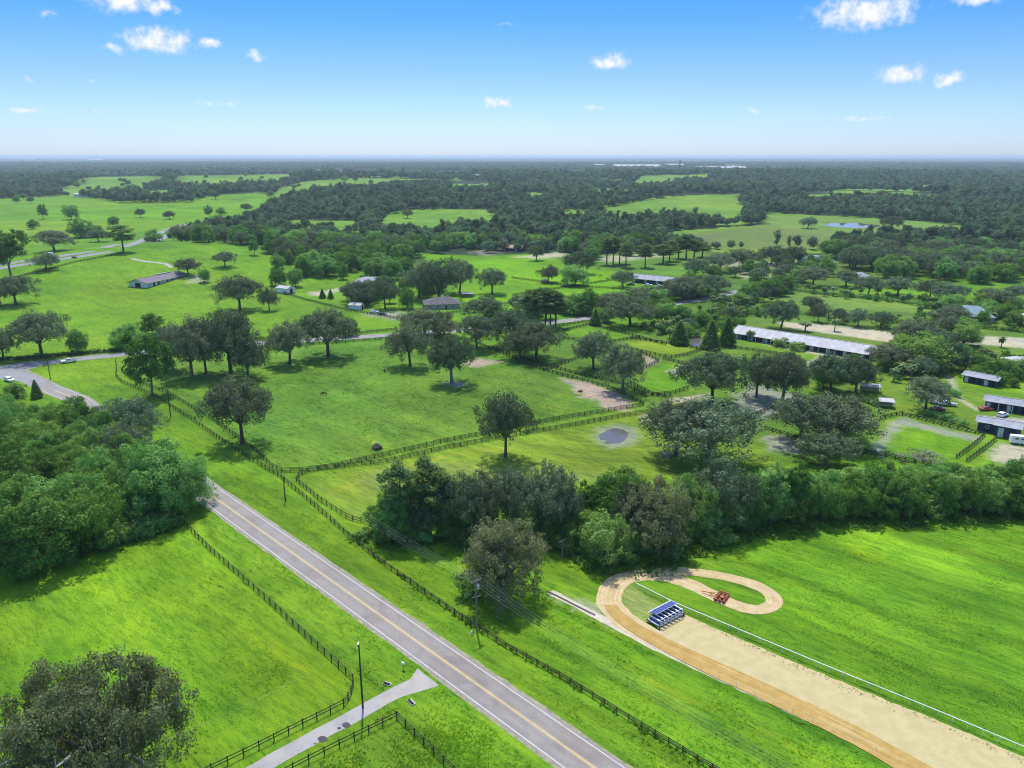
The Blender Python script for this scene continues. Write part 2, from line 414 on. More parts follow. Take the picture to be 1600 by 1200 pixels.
# far openings between the woods
FIELDS = [pxpoly(p) for p in [
    [(-500, 345), (100, 306), (190, 318), (300, 316), (400, 300), (445, 308), (405, 335), (262, 366), (-500, 420)],
    [(85, 300), (120, 284), (160, 277), (235, 276), (258, 282), (230, 296), (170, 306), (110, 308)],
    [(200, 312), (225, 300), (290, 294), (295, 298), (250, 312)],
    [(268, 290), (290, 277), (350, 274), (455, 272), (455, 284), (400, 290), (330, 296)],
    [(395, 318), (430, 298), (470, 284), (560, 278), (680, 280), (680, 286), (600, 292), (540, 300), (460, 310), (420, 320)],
    [(590, 364), (600, 338), (640, 328), (700, 326), (775, 328), (780, 348), (720, 358), (680, 368)], [(412, 378), (425, 352), (470, 344), (555, 344), (560, 372), (500, 384), (440, 384)],
    [(920, 306), (930, 294), (980, 295), (985, 306)], [(925, 346), (945, 326), (1040, 306), (1155, 303), (1165, 350), (1120, 352), (1040, 340), (980, 350)],
    [(1192, 356), (1196, 332), (1270, 336), (1420, 344), (1560, 357), (1520, 368), (1330, 372)], [(1030, 374), (1045, 362), (1200, 350), (1340, 360), (1290, 390), (1100, 388)],
    [(1410, 302), (1430, 290), (1460, 288), (1458, 298)], [(1250, 316), (1262, 303), (1335, 302), (1340, 312)], [(1588, 306), (1600, 296), (1690, 294), (1690, 308)],
    [(1055, 282), (1062, 274), (1078, 273), (1078, 281)], [(0, 304), (-60, 308), (-200, 314), (-60, 298)], [(690, 302), (705, 288), (765, 286), (760, 300)],
    [(800, 312), (830, 300), (870, 304), (850, 314)], [(860, 340), (890, 328), (925, 330), (905, 344)]]]
def clearing(x, y):
    """small openings in the far woods"""
    return (fbm(x / 210 + 3.3, y / 330, 61) > .655) & (y > 760) & (y < 5200)
_td = at(1430, 1201) - at(1000, 1002); _td.normalize()
STREAK = (_td.x, _td.y)
ARC = at(960, 640)[:2]
DARKG, PALEG = (.48, .62, .64), (1.45, 1.15, 1.1)
DRAINS = [(pxpoly(p), w_, c_) for p, w_, c_ in [
    ([(1100, 868), (1180, 884), (1260, 910), (1400, 966), (1620, 1056)], 1.0, DARKG), ([(1225, 955), (1330, 1000), (1450, 1052), (1620, 1120)], 1.2, DARKG), ([(1300, 860), (1450, 905), (1640, 965)], .9, DARKG),
    ([(862, 948), (930, 982), (1050, 1038), (1200, 1108), (1390, 1194)], 2.0, DARKG), ([(800, 975), (900, 1030), (1050, 1105), (1240, 1200)], 1.0, (.62, .72, .8)), ([(780, 930), (900, 1000), (1100, 1100), (1300, 1200)], .8, PALEG),
    ([(345, 740), (420, 790), (560, 888), (700, 985), (860, 1095), (1000, 1200)], .8, (.62, .72, .8)), ([(310, 800), (350, 858), (378, 885), (400, 910), (480, 985), (600, 1075)], .9, (.55, .66, .75)), ([(700, 1085), (760, 1130), (840, 1200)], .8, (.6, .7, .8)),
    ([(60, 905), (180, 920), (300, 960), (420, 1010), (520, 1060)], 2.5, (1.25, 1.1, 1.0)), ([(800, 700), (700, 712), (600, 740), (520, 770)], 1.2, (1.35, 1.05, 1.2)), ([(720, 540), (780, 600), (860, 640), (930, 650)], 1.0, PALEG)]]
def paint(x, y):
    """linear colour of the ground at world points"""
    shp = x.shape; x = x.ravel(); y = y.ravel()
    n1, n2, n3 = fbm(x / 37, y / 37, 1), fbm(x / 9, y / 9, 2), fbm(x / 170, y / 170, 3)
    col = np.empty((x.size, 3))
    base = np.array((.116, .258, .017))
    col[:] = base
    far = np.clip((y - 560 - 60 * (n1 - .5)) / 120, 0, 1)
    infield = np.zeros(x.size, bool)
    for P in FIELDS:
        infield |= inside(P, x + (n1 - .5) * 60, y + (n3 - .5) * 120)
    infield |= clearing(x, y)
    ff = far * (~infield)
    col = col * (1 - ff[:, None]) + np.array(FOREST_FAR) * ff[:, None]
    fi = (far * infield)[:, None]
    col = col * (1 - fi) + np.array((.150, .285, .030)) * fi
    for P, c, f, rg, s in PAINTW:
        lo, hi = P.min(0) - 3 * f - rg, P.max(0) + 3 * f + rg
        m = np.nonzero((x > lo[0]) & (x < hi[0]) & (y > lo[1]) & (y < hi[1]))[0]
        if not len(m): continue
        xs, ys = x[m], y[m]
        wx = xs + rg * 2 * (fbm(xs / max(1.2, rg * 1.6), ys / max(1.2, rg * 1.6), 11) - .5) * 2
        wy = ys + rg * 2 * (fbm(xs / max(1.2, rg * 1.6), ys / max(1.2, rg * 1.6), 23) - .5) * 2
        d = segdist(P, wx, wy); d = np.where(inside(P, wx, wy), d, -d)
        w = s * np.clip(d / f * .5 + .5, 0, 1)
        w = (w * w * (3 - 2 * w) if s > .99 else w)[:, None]
        col[m] = col[m] * (1 - w) + c * w
    grass = np.clip((col[:, 1] / (col[:, 0] + 1e-4) - 1.25) / .5, 0, 1)
    # broad differences between stands of grass
    k = 1 + grass * ((n1 - .5) * .62 + (n2 - .5) * .42 + (n3 - .5) * .35)
    col = col * k[:, None]
    yel = grass * np.clip((n3 - .45) * 1.4 + (n2 - .5) * .6, 0, .5)
    col[:, 0] *= 1 + .55 * yel
    # swathes left by mowing along the track and round the lower paddock, ranker grass in drains
    u = x * STREAK[0] + y * STREAK[1]; v = -x * STREAK[1] + y * STREAK[0]
    nearm = np.clip((330 - y) / 60, 0, 1) * grass
    st = (fbm(v / 2.2, u / 45, 43, 3) - .5) * .75 * np.clip((x + 20) / 30, 0.25, 1) * np.clip((215 - y) / 20, 0, 1)
    st += (fbm(v / 6.5, u / 90, 44, 2) - .5) * .42
    rad = np.hypot((x - ARC[0]) * .8, y - ARC[1])
    arc = (fbm(rad / 2.0, np.arctan2(y - ARC[1], x - ARC[0]) * 1.2, 47, 3) - .5) * .75 * np.clip((y - 176) / 10, 0, 1) * np.clip((238 - y) / 10, 0, 1) * np.clip((x + 60) / 20, 0, 1)
    col = col * (1 + nearm * (st + arc))[:, None]
    for P, wdt, cm in DRAINS:
        lo, hi = P.min(0) - 8, P.max(0) + 8
        m = np.nonzero((x > lo[0]) & (x < hi[0]) & (y > lo[1]) & (y < hi[1]))[0]
        if not len(m): continue
        d = segdist(P, x[m] + (n2[m] - .5) * 2.5, y[m] + (n2[m] - .5) * 2.5, False)
        w = np.clip(np.exp(-(d / (wdt * .8)) ** 2) * (.25 + 1.1 * n2[m]) * grass[m], 0, 1)[:, None]
        col[m] = col[m] * (1 - w) + col[m] * np.array(cm) * w
    gk = (1 - grass * .09)[:, None] * np.array((1.0, 1.0, .80)) ** grass[:, None]
    return (col * gk).reshape(shp + (3,))

# ------------------------------------------------------------------ ground sheet
def axis(lo, hi, d0, d1, step, grow, end_lo, end_hi):
    a = list(np.arange(d0, d1, step))
    s = step
    while a[-1] < end_hi: s *= grow; a.append(a[-1] + s)
    s = step; b = []
    q = d0
    while q > end_lo: s *= grow; q -= s; b.append(q)
    return np.array(b[::-1] + a)
gx = axis(0, 0, -125, 175, 0.9, 1.05, -40000, 40000)
gy = axis(0, 0, 84, 300, 0.9, 1.018, -60, 52000)
GX, GY = np.meshgrid(gx, gy)
GZ = hgt(GX, GY)
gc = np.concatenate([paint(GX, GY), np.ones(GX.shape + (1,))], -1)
ni, nj = GX.shape
idx = np.arange(ni * nj).reshape(ni, nj)
gf = np.stack([idx[:-1, :-1], idx[:-1, 1:], idx[1:, 1:], idx[1:, :-1]], -1).reshape(-1, 4)
def ground_mat():
    m = bpy.data.materials.new('ground_grass'); m.use_nodes = True
    N = NT(m.node_tree); m.node_tree.nodes.clear()
    co = N.n('ShaderNodeTexCoord').outputs['Object']
    base = N.n('ShaderNodeAttribute', attribute_name='ground_colour').outputs['Color']
    mr = N.n('ShaderNodeMapping', ins={'Vector': co, 'Rotation': (0, 0, -math.atan2(STREAK[1], STREAK[0]))}).outputs[0]
    mp = N.n('ShaderNodeMapping', ins={'Vector': mr, 'Scale': (.38, 1.6, 1.0)}).outputs[0]
    n1 = N.n('ShaderNodeTexNoise', ins={'Vector': mp, 'Scale': .55, 'Detail': 7.0, 'Roughness': .68}).outputs[0]
    n2 = N.n('ShaderNodeTexNoise', ins={'Vector': mp, 'Scale': .11, 'Detail': 6.0, 'Roughness': .62}).outputs[0]
    n3 = N.n('ShaderNodeTexNoise', ins={'Vector': mp, 'Scale': .018, 'Detail': 5.0, 'Roughness': .6}).outputs[0]
    n4 = N.n('ShaderNodeTexNoise', ins={'Vector': co, 'Scale': 3.2, 'Detail': 3.0, 'Roughness': .6}).outputs[0]
    c = N.mix(N.rng(n1, .38, .58), N.mix(1.0, base, (.66, .76, .80), 'MULTIPLY'), base)
    n6 = N.n('ShaderNodeTexNoise', ins={'Vector': mp, 'Scale': .95, 'Detail': 4.0, 'Roughness': .55, 'Distortion': .6}).outputs[0]
    n7 = N.n('ShaderNodeTexNoise', ins={'Vector': co, 'Scale': .045, 'Detail': 3.0, 'Roughness': .5}).outputs[0]
    c = N.mix(N.math('MULTIPLY', N.rng(n6, .57, .66), N.rng(n7, .38, .60)), c, N.mix(1.0, c, (.42, .60, .55), 'MULTIPLY'))
    c = N.mix(N.rng(n2, .52, .68), c, N.mix(1.0, c, (.70, .80, .90), 'MULTIPLY'))
    c = N.mix(N.rng(n2, .46, .32), c, N.mix(1.0, c, (1.28, 1.12, .95), 'MULTIPLY'))
    c = N.mix(N.rng(n3, .54, .68), c, N.mix(1.0, c, (.78, .86, 1.05), 'MULTIPLY'))
    c = N.mix(N.rng(n4, .35, .65), N.mix(1.0, c, (.82, .84, .88), 'MULTIPLY'), N.mix(1.0, c, (1.12, 1.1, 1.05), 'MULTIPLY'))
    h = N.math('ADD', N.math('MULTIPLY', n1, .5), N.math('MULTIPLY', n4, .25))
    bp = N.n('ShaderNodeBump', ins={'Height': h, 'Strength': .55, 'Distance': .6})
    b = N.n('ShaderNodeBsdfPrincipled', ins={'Base Color': c, 'Roughness': .95, 'Specular IOR Level': .08, 'Normal': bp.outputs[0]})
    N.n('ShaderNodeOutputMaterial', ins={'Surface': b.outputs[0]})
    return m
gme = fast_mesh('ground', np.stack([GX, GY, GZ], -1).reshape(-1, 3), gf, ground_mat(), {'ground_colour': gc.reshape(-1, 4)}, smooth=True)
tag(link('ground', gme), kind='structure')

# ------------------------------------------------------------------ roads
def normals2(c):
    t = np.gradient(c[:, :2], axis=0); t /= np.linalg.norm(t, axis=1)[:, None] + 1e-9
    return np.stack([-t[:, 1], t[:, 0]], 1)
def strip(name, c, a, b, z, mat, parent=None, jag=0.0, kind=None, rise=0.0):
    """sheet between lateral offsets a and b (left positive) of a centre line"""
    n = normals2(c); k = len(c)
    a = np.broadcast_to(a, (k,)).astype(float); b = np.broadcast_to(b, (k,)).astype(float)
    if jag:
        s = np.r_[0, np.cumsum(np.linalg.norm(np.diff(c[:, :2], axis=0), axis=1))]
        a = a + (fbm(s / 1.7, s * 0 + 3.1, 5) - .5) * 2 * jag; b = b + (fbm(s / 1.7, s * 0 + 8.3, 6) - .5) * 2 * jag
    q = 5
    W_ = np.linspace(0, 1, q)
    off = a[:, None] * (1 - W_) + b[:, None] * W_
    X = c[:, 0:1] + n[:, 0:1] * off; Y = c[:, 1:2] + n[:, 1:2] * off
    Z = hgt(X, Y) + z + np.linspace(0, rise, k)[:, None]
    s = np.r_[0, np.cumsum(np.linalg.norm(np.diff(c[:, :2], axis=0), axis=1))]
    V = np.stack([X, Y, Z], -1).reshape(-1, 3)
    ii = np.arange(k * q).reshape(k, q)
    F = np.stack([ii[:-1, :-1], ii[1:, :-1], ii[1:, 1:], ii[:-1, 1:]], -1).reshape(-1, 4)
    across = np.broadcast_to(W_, (k, q)).ravel()
    me = fast_mesh(name, V, F, mat, {'across': across, 'along': np.repeat(s, q)})
    o = link(name, me, parent)
    if kind: tag(o, kind=kind)
    return o
def sheet(name, poly, z, mat, kind='structure', parent=None, jag=0.0, step=1.0):
    P = resample(np.vstack([poly, poly[:1]]), step)[:-1]
    if jag:
        P = P + np.stack([fbm(P[:, 0] / 1.5, P[:, 1] / 1.5, 31) - .5, fbm(P[:, 0] / 1.5, P[:, 1] / 1.5, 37) - .5], 1) * 2 * jag
    me = bpy.data.meshes.new(name)
    zz = hgt(P[:, 0], P[:, 1]) + z
    A = 0.5 * np.sum(P[:, 0] * np.roll(P[:, 1], -1) - np.roll(P[:, 0], -1) * P[:, 1])
    f = list(range(len(P)))
    if A < 0: f = f[::-1]
    me.from_pydata([(float(p[0]), float(p[1]), float(q)) for p, q in zip(P, zz)], [], [f])
    me.materials.append(mat); me.update()
    o = link(name, me, parent)
    return tag(o, kind=kind) if kind else o

def road_mat(name, col, dark=.75, wheel=True):
    m = bpy.data.materials.new(name); m.use_nodes = True
    N = NT(m.node_tree); m.node_tree.nodes.clear()
    co = N.n('ShaderNodeTexCoord').outputs['Object']
    n1 = N.n('ShaderNodeTexNoise', ins={'Vector': co, 'Scale': 5.0, 'Detail': 5.0, 'Roughness': .7}).outputs[0]
    n2 = N.n('ShaderNodeTexNoise', ins={'Vector': co, 'Scale': .25, 'Detail': 5.0, 'Roughness': .65}).outputs[0]
    c = N.mix(N.rng(n1, .35, .65), tuple(x * dark for x in col), col)
    c = N.mix(N.rng(n2, .42, .65), c, N.mix(1.0, c, (.84, .85, .88), 'MULTIPLY'))
    if wheel:
        n5 = N.n('ShaderNodeTexNoise', ins={'Vector': co, 'Scale': .06, 'Detail': 4.0, 'Roughness': .7}).outputs[0]
        c = N.mix(N.rng(n5, .50, .62), c, N.mix(1.0, c, (.88, .86, .84), 'MULTIPLY'))
        vo = N.n('ShaderNodeTexVoronoi', feature='DISTANCE_TO_EDGE', ins={'Vector': co, 'Scale': .16}).outputs['Distance']
        c = N.mix(N.math('MULTIPLY', N.rng(vo, .006, .0), .35), c, (.05, .05, .05))
        ac = N.n('ShaderNodeAttribute', attribute_name='across').outputs['Fac']
        w = N.math('ABSOLUTE', N.math('SINE', N.math('MULTIPLY', ac, 2 * math.pi * 2.0)))
        c = N.mix(N.math('MULTIPLY', N.math('POWER', w, 3.0), .35), c, N.mix(1.0, c, (.80, .80, .82), 'MULTIPLY'))
    b = N.n('ShaderNodeBsdfPrincipled', ins={'Base Color': c, 'Roughness': .85, 'Specular IOR Level': .3})
    N.n('ShaderNodeOutputMaterial', ins={'Surface': b.outputs[0]})
    return m
def paint_mat(name, col, under):
    m = bpy.data.materials.new(name); m.use_nodes = True
    N = NT(m.node_tree); m.node_tree.nodes.clear()
    co = N.n('ShaderNodeTexCoord').outputs['Object']
    n1 = N.n('ShaderNodeTexNoise', ins={'Vector': co, 'Scale': 1.4, 'Detail': 8.0, 'Roughness': .75}).outputs[0]
    b = N.n('ShaderNodeBsdfPrincipled', ins={'Base Color': N.mix(N.rng(n1, .34, .52), under, col), 'Roughness': .7})
    N.n('ShaderNodeOutputMaterial', ins={'Surface': b.outputs[0]})
    return m
ASPH = (.300, .268, .240)
m_asph, m_asph2 = road_mat('asphalt', ASPH), road_mat('asphalt_grey', (.27, .27, .27))
m_white, m_yellow = paint_mat('road_white', (.60, .60, .58), ASPH), paint_mat('road_yellow', (.62, .45, .12), ASPH)
m_verge = pmat('verge_grit', (.23, .22, .13), var=.35, scale=.9)
HW = ROAD_W / 2
strip('road_verge', main_c, HW + .55, -HW - .55, .012, m_verge, jag=.45, kind='structure')
road = strip('main_road', main_c, HW, -HW, .028, m_asph, kind='structure')
road_x = strip('cross_road', cross_c, 3.9, -3.9, .022, m_asph2, kind='structure')
sheet('road_junction', pxpoly([(-30, 588), (0, 572), (30, 567), (66, 563), (62, 572), (44, 578), (36, 583), (60, 592), (70, 600), (55, 606), (30, 596), (0, 592)]), .034, m_asph2)
cut = len(main_c) - 12
for nm, a in (('edge_line', HW - .42), ('edge_line', -HW + .58)):
    strip(nm, main_c[:cut], a, a - .13, .033, m_white, road)
for a in (.20, -.07):
    strip('centre_line', main_c[:cut - 2], a, a - .13, .033, m_yellow, road)
for a in (.18, -.06):
    strip('centre_line', cross_c[36:], a, a - .12, .027, m_yellow, road_x)
for a in (3.45, -3.3):
    strip('edge_line', cross_c[36:], a, a - .15, .027, m_white, road_x)
strip('highway', hw_c, 13, 3, .03, m_asph2, kind='structure'); strip('highway_far_lanes', hw_c, -3, -13, .03, m_asph2, kind='structure')
m_conc = road_mat('concrete_drive', (.40, .37, .32), .75, wheel=False)
m_drive = road_mat('drive_surface', (.37, .35, .33), .75, wheel=False)
drv = strip('driveway', drive_c[3:], 1.45, -1.45, .016, m_drive, jag=.18, kind='structure')
sheet('driveway_apron', pxpoly([(652, 1044), (642, 1060), (620, 1076), (588, 1096), (597, 1104), (628, 1089), (654, 1081), (686, 1071), (670, 1058)]), .020, m_conc, jag=.12, step=.6)
m_tar = pmat('tar_patch', (.045, .045, .05), var=.3, scale=3)
for px_, py_, rx_, ry_ in ((541, 1133, 6.5, 4.6), (530, 1138, 3.2, 2.2), (504, 1155, 7.5, 5.2), (492, 1162, 2, 1.6)):
    sheet('tar_patch', pxpoly([(px_ + rx_ * math.cos(t) * random.Random(t).uniform(.8, 1.15), py_ + ry_ * math.sin(t)) for t in np.linspace(0, 2 * math.pi, 14)[:-1]]), .024, m_tar, None, drv, step=.3)
lane_c = catmull(wpts([(205, 404), (230, 409), (258, 412), (268, 418)]), 6)
strip('barn_lane', lane_c, 1.5, -1.5, .04, m_conc, jag=.3, kind='structure')

# ------------------------------------------------------------------ sand training track
def sand_mat(name, c0, c1, groove=0.0, scale=.5, edge=0.0, edgecol=(.45, .42, .25)):
    m = bpy.data.materials.new(name); m.use_nodes = True
    N = NT(m.node_tree); m.node_tree.nodes.clear()
    co = N.n('ShaderNodeTexCoord').outputs['Object']
    ac = N.n('ShaderNodeAttribute', attribute_name='across').outputs['Fac']
    al = N.n('ShaderNodeAttribute', attribute_name='along').outputs['Fac']
    n1 = N.n('ShaderNodeTexNoise', ins={'Vector': co, 'Scale': scale, 'Detail': 7.0, 'Roughness': .66}).outputs[0]
    cv = N.n('ShaderNodeCombineXYZ', ins={0: N.math('MULTIPLY', ac, 13.0), 1: N.math('MULTIPLY', al, .035)}).outputs[0]
    n2 = N.n('ShaderNodeTexNoise', ins={'Vector': cv, 'Scale': 1.6, 'Detail': 5.0, 'Roughness': .6}).outputs[0]
    c = N.mix(N.rng(n1, .35, .68), c0, c1)
    if groove:
        c = N.mix(N.math('MULTIPLY', N.rng(n2, .36, .68), groove), c, N.mix(1.0, c, (.66, .55, .44), 'MULTIPLY'))
        c = N.mix(N.math('MULTIPLY', N.rng(n2, .50, .30), groove * .6), c, (.66, .58, .45))
    bp = N.n('ShaderNodeBump', ins={'Height': n2, 'Strength': .5, 'Distance': .25})
    b = N.n('ShaderNodeBsdfPrincipled', ins={'Base Color': c, 'Roughness': .95, 'Specular IOR Level': .1, 'Normal': bp.outputs[0]})
    N.n('ShaderNodeOutputMaterial', ins={'Surface': b.outputs[0]})
    return m
m_pale = sand_mat('sand_pale', (.42, .355, .175), (.48, .41, .22), .25)
m_gold = sand_mat('sand_golden', (.38, .25, .07), (.46, .315, .105), .45)
m_loop = sand_mat('sand_loop', (.46, .35, .175), (.56, .45, .26), .5)
m_edge = sand_mat('sand_edge', (.46, .40, .31), (.56, .51, .42), .3)
lo = resample(catmull(wpts(trk_lower), 1.0), 1.0); up = resample(catmull(wpts(trk_upper), 1.0), 1.0)
sheet('sand_track', np.vstack([lo[24:, :2], up[::-1, :2]]), .010, m_pale, jag=.35, step=.7)
strip('track_edge', lo, 1.3, -.45, .014, m_edge, jag=.35, kind='structure')
loop_px = [(1960, 1440), (1700, 1325), (1500, 1236), (1330, 1143), (1200, 1081), (1100, 1035), (1030, 1001), (985, 975), (962, 955), (953, 936), (958, 919), (976, 905), (1006, 899), (1040, 902), (1072, 911), (1100, 924), (1130, 938), (1158, 949), (1184, 953), (1204, 949), (1211, 940), (1204, 927), (1180, 914), (1146, 904), (1110, 897), (1075, 893), (1035, 893), (1000, 895)]
lp = catmull(wpts(loop_px), .9)
s_ = np.linspace(0, 1, len(lp))
k1 = int(np.argmin(np.linalg.norm(lp[:, :2] - np.array(at(985, 975))[:2], axis=1)))
k2 = int(np.argmin(np.linalg.norm(lp[:, :2] - np.array(at(1050, 904))[:2], axis=1)))
wl = np.full(len(lp), 2.4); wr = np.full(len(lp), -2.4)
kk = k2 - k1 + 14
wi = np.arange(len(lp) - k1 + 14)
strip('track_loop', lp[k1 - 14:], np.interp(wi, [0, 20, kk - 25, kk, kk + 15], [2.2, 2.9, 2.9, 2.2, 1.75]), -np.interp(wi, [0, 20, kk - 25, kk, kk + 15], [2.2, 2.6, 2.5, 1.9, 1.5]), .018, m_loop, jag=.35, kind='structure', rise=.05)
strip('golden_lane', lp[:k2 - 20], np.interp(np.arange(k2 - 20), [0, k1 - 20, k1 + 10, k2 - 20], [2.6, 2.6, 1.3, .3]), np.interp(np.arange(k2 - 20), [0, k1 - 20, k1 + 10, k2 - 20], [-1.7, -1.7, -.9, -.2]), .075, m_gold, jag=.18, kind='structure', rise=.03)

# ------------------------------------------------------------------ water
def water_mat(name, col):
    m = bpy.data.materials.new(name); m.use_nodes = True
    N = NT(m.node_tree); m.node_tree.nodes.clear()
    co = N.n('ShaderNodeTexCoord').outputs['Object']
    nz = N.n('ShaderNodeTexNoise', ins={'Vector': co, 'Scale': 1.2, 'Detail': 3.0}).outputs[0]
    bp = N.n('ShaderNodeBump', ins={'Height': nz, 'Strength': .05, 'Distance': .1})
    b = N.n('ShaderNodeBsdfPrincipled', ins={'Base Color': (*col, 1), 'Roughness': .03, 'IOR': 1.33, 'Specular IOR Level': .45, 'Normal': bp.outputs[0]})
    N.n('ShaderNodeOutputMaterial', ins={'Surface': b.outputs[0]})
    return m
m_water = water_mat('pond_water', (.10, .088, .076))
sheet('paddock_pond', pxpoly([(934, 682), (942, 676), (950, 671), (962, 669), (974, 671), (982, 677), (978, 686), (970, 692), (955, 694), (944, 693), (945, 688), (938, 687)]), .02, m_water, jag=.7, step=.6)
sheet('farm_pond', pxpoly([(1284, 351), (1300, 348.5), (1340, 348.5), (1375, 352), (1378, 355), (1340, 356.5), (1300, 354.5)]), .05, m_water, step=5)
sheet('garden_pond', pxpoly([(1076, 528), (1086, 523), (1096, 526), (1096, 540), (1086, 542), (1078, 538)]), .02, m_water, step=1)
# ------------------------------------------------------------------ tree prototypes
m_bark = pmat('bark', (.105, .088, .070), rough=.95, var=.4, scale=2.5, bump=.6)
m_bark_pale = pmat('bark_pale', (.20, .18, .155), rough=.95, var=.35, scale=2.5, bump=.5)
m_oak = leafmat('leaf_live_oak', (0.081, 0.121, 0.062), (0.232, 0.294, 0.161), 0.26, .03, 0.36)
m_lush = leafmat('leaf_broadleaf', (0.089, 0.219, 0.042), (0.243, 0.410, 0.099), 0.35, .016, 0.42)
m_bright = leafmat('leaf_bright', (0.116, 0.259, 0.046), (0.293, 0.427, 0.104), 0.38, .014, 0.22)
m_pine = leafmat('leaf_pine', (0.097, 0.160, 0.046), (0.238, 0.329, 0.107), 0.32, .02, 0.25)
m_cone = leafmat('leaf_conifer', (0.095, 0.178, 0.042), (0.178, 0.300, 0.073), 0.35, .02, .2)
m_palm = leafmat('leaf_palm', (0.105, 0.198, 0.062), (0.251, 0.300, 0.126), 0.40, .03, .3)
m_far = leafmat('leaf_far_wood', (0.062, 0.116, 0.055), (0.181, 0.250, 0.116), 0.26, .04, 0.55)
m_moss = leafmat('leaf_spanish_moss', (.15, .15, .115), (.23, .225, .17), .3, .01, .2)
m_dead = leafmat('twig_dead', (.19, .18, .15), (.30, .285, .24), .1, .01, .1)

def unit(a): return a / (np.linalg.norm(a, axis=-1, keepdims=True) + 1e-9)
def cards(g, C, Rr, n, size, centre, up=.25, jitter=.52, aspect=.62, fill=.35, flat=1.0, droop=0.0):
    """n diamond leaf sprays over the clumps C (m,3) of radii Rr; returns V, F, tint"""
    m = len(C)
    p = Rr ** 2; p = p / p.sum()
    i = g.choice(m, n, p=p)
    d = g.normal(size=(n, 3)); d[:, 2] = d[:, 2] + up; d = unit(d)
    r = (g.random(n) ** fill)[:, None]
    pos = C[i] + d * Rr[i][:, None] * r * np.array((1, 1, flat))
    out = unit(pos - centre)
    nrm = unit(d * .8 + out * .5 + g.normal(size=(n, 3)) * jitter)
    t = unit(np.cross(nrm, g.normal(size=(n, 3)))); t[:, 2] -= droop; t = unit(t)
    s = unit(np.cross(nrm, t))
    a = (size * g.uniform(.6, 1.35, n))[:, None]; b = a * aspect * g.uniform(.7, 1.2, n)[:, None]
    V = np.stack([pos + t * a, pos + s * b, pos - t * a * g.uniform(.6, 1, (n, 1)), pos - s * b], 1).reshape(-1, 3)
    F = np.arange(n * 4).reshape(n, 4)
    clump = g.random(m)
    tint = np.clip(clump[i] * .72 + g.random(n) * .28 + (pos[:, 2] - centre[2]) * 0, 0, 1)
    return V, F, np.repeat(tint, 4)
def limbs(g, th, tr, ends, lean=(0, 0), n=6, spread=.35):
    """trunk with root flare and bent, tapering limbs"""
    b = MB()
    top = Vector((lean[0], lean[1], th))
    b.tube([(0, 0, -.4), (0, 0, .15), (lean[0] * .1, lean[1] * .1, .9), tuple(top * .55), tuple(top)], [tr * 1.7, tr * 1.45, tr * 1.08, tr * .95, tr * .85], n + 2)
    for e, r in ends:
        e = Vector(e); L = (e - top)
        m1 = top + L * .35 + Vector((g.normal() * .06, g.normal() * .06, .10 + .08 * g.random())) * L.length
        m2 = top + L * .7 + Vector((g.normal() * .07, g.normal() * .07, .06)) * L.length
        b.tube([tuple(top - Vector((0, 0, .3))), tuple(m1), tuple(m2), tuple(e)], [tr * r, tr * r * .68, tr * r * .42, tr * r * .16], n, cap=False)
    return b
PROTO = {}
def reg(kind, parts):
    """parts: list of (part name, mesh); measured for later scaling"""
    lo, hi, zt = 0, 0, 0
    for nm, me in parts:
        v = np.empty(len(me.vertices) * 3, np.float32); me.vertices.foreach_get('co', v); v = v.reshape(-1, 3)
        if nm in ('crown', 'fronds'):
            lo, hi = np.percentile(v[:, 0], 1.0), np.percentile(v[:, 0], 99.0)
            lo2, hi2 = np.percentile(v[:, 1], 1.0), np.percentile(v[:, 1], 99.0)
            zt = np.percentile(v[:, 2], 99.5)
    PROTO.setdefault(kind, []).append(((hi - lo + hi2 - lo2) / 2, zt, parts))
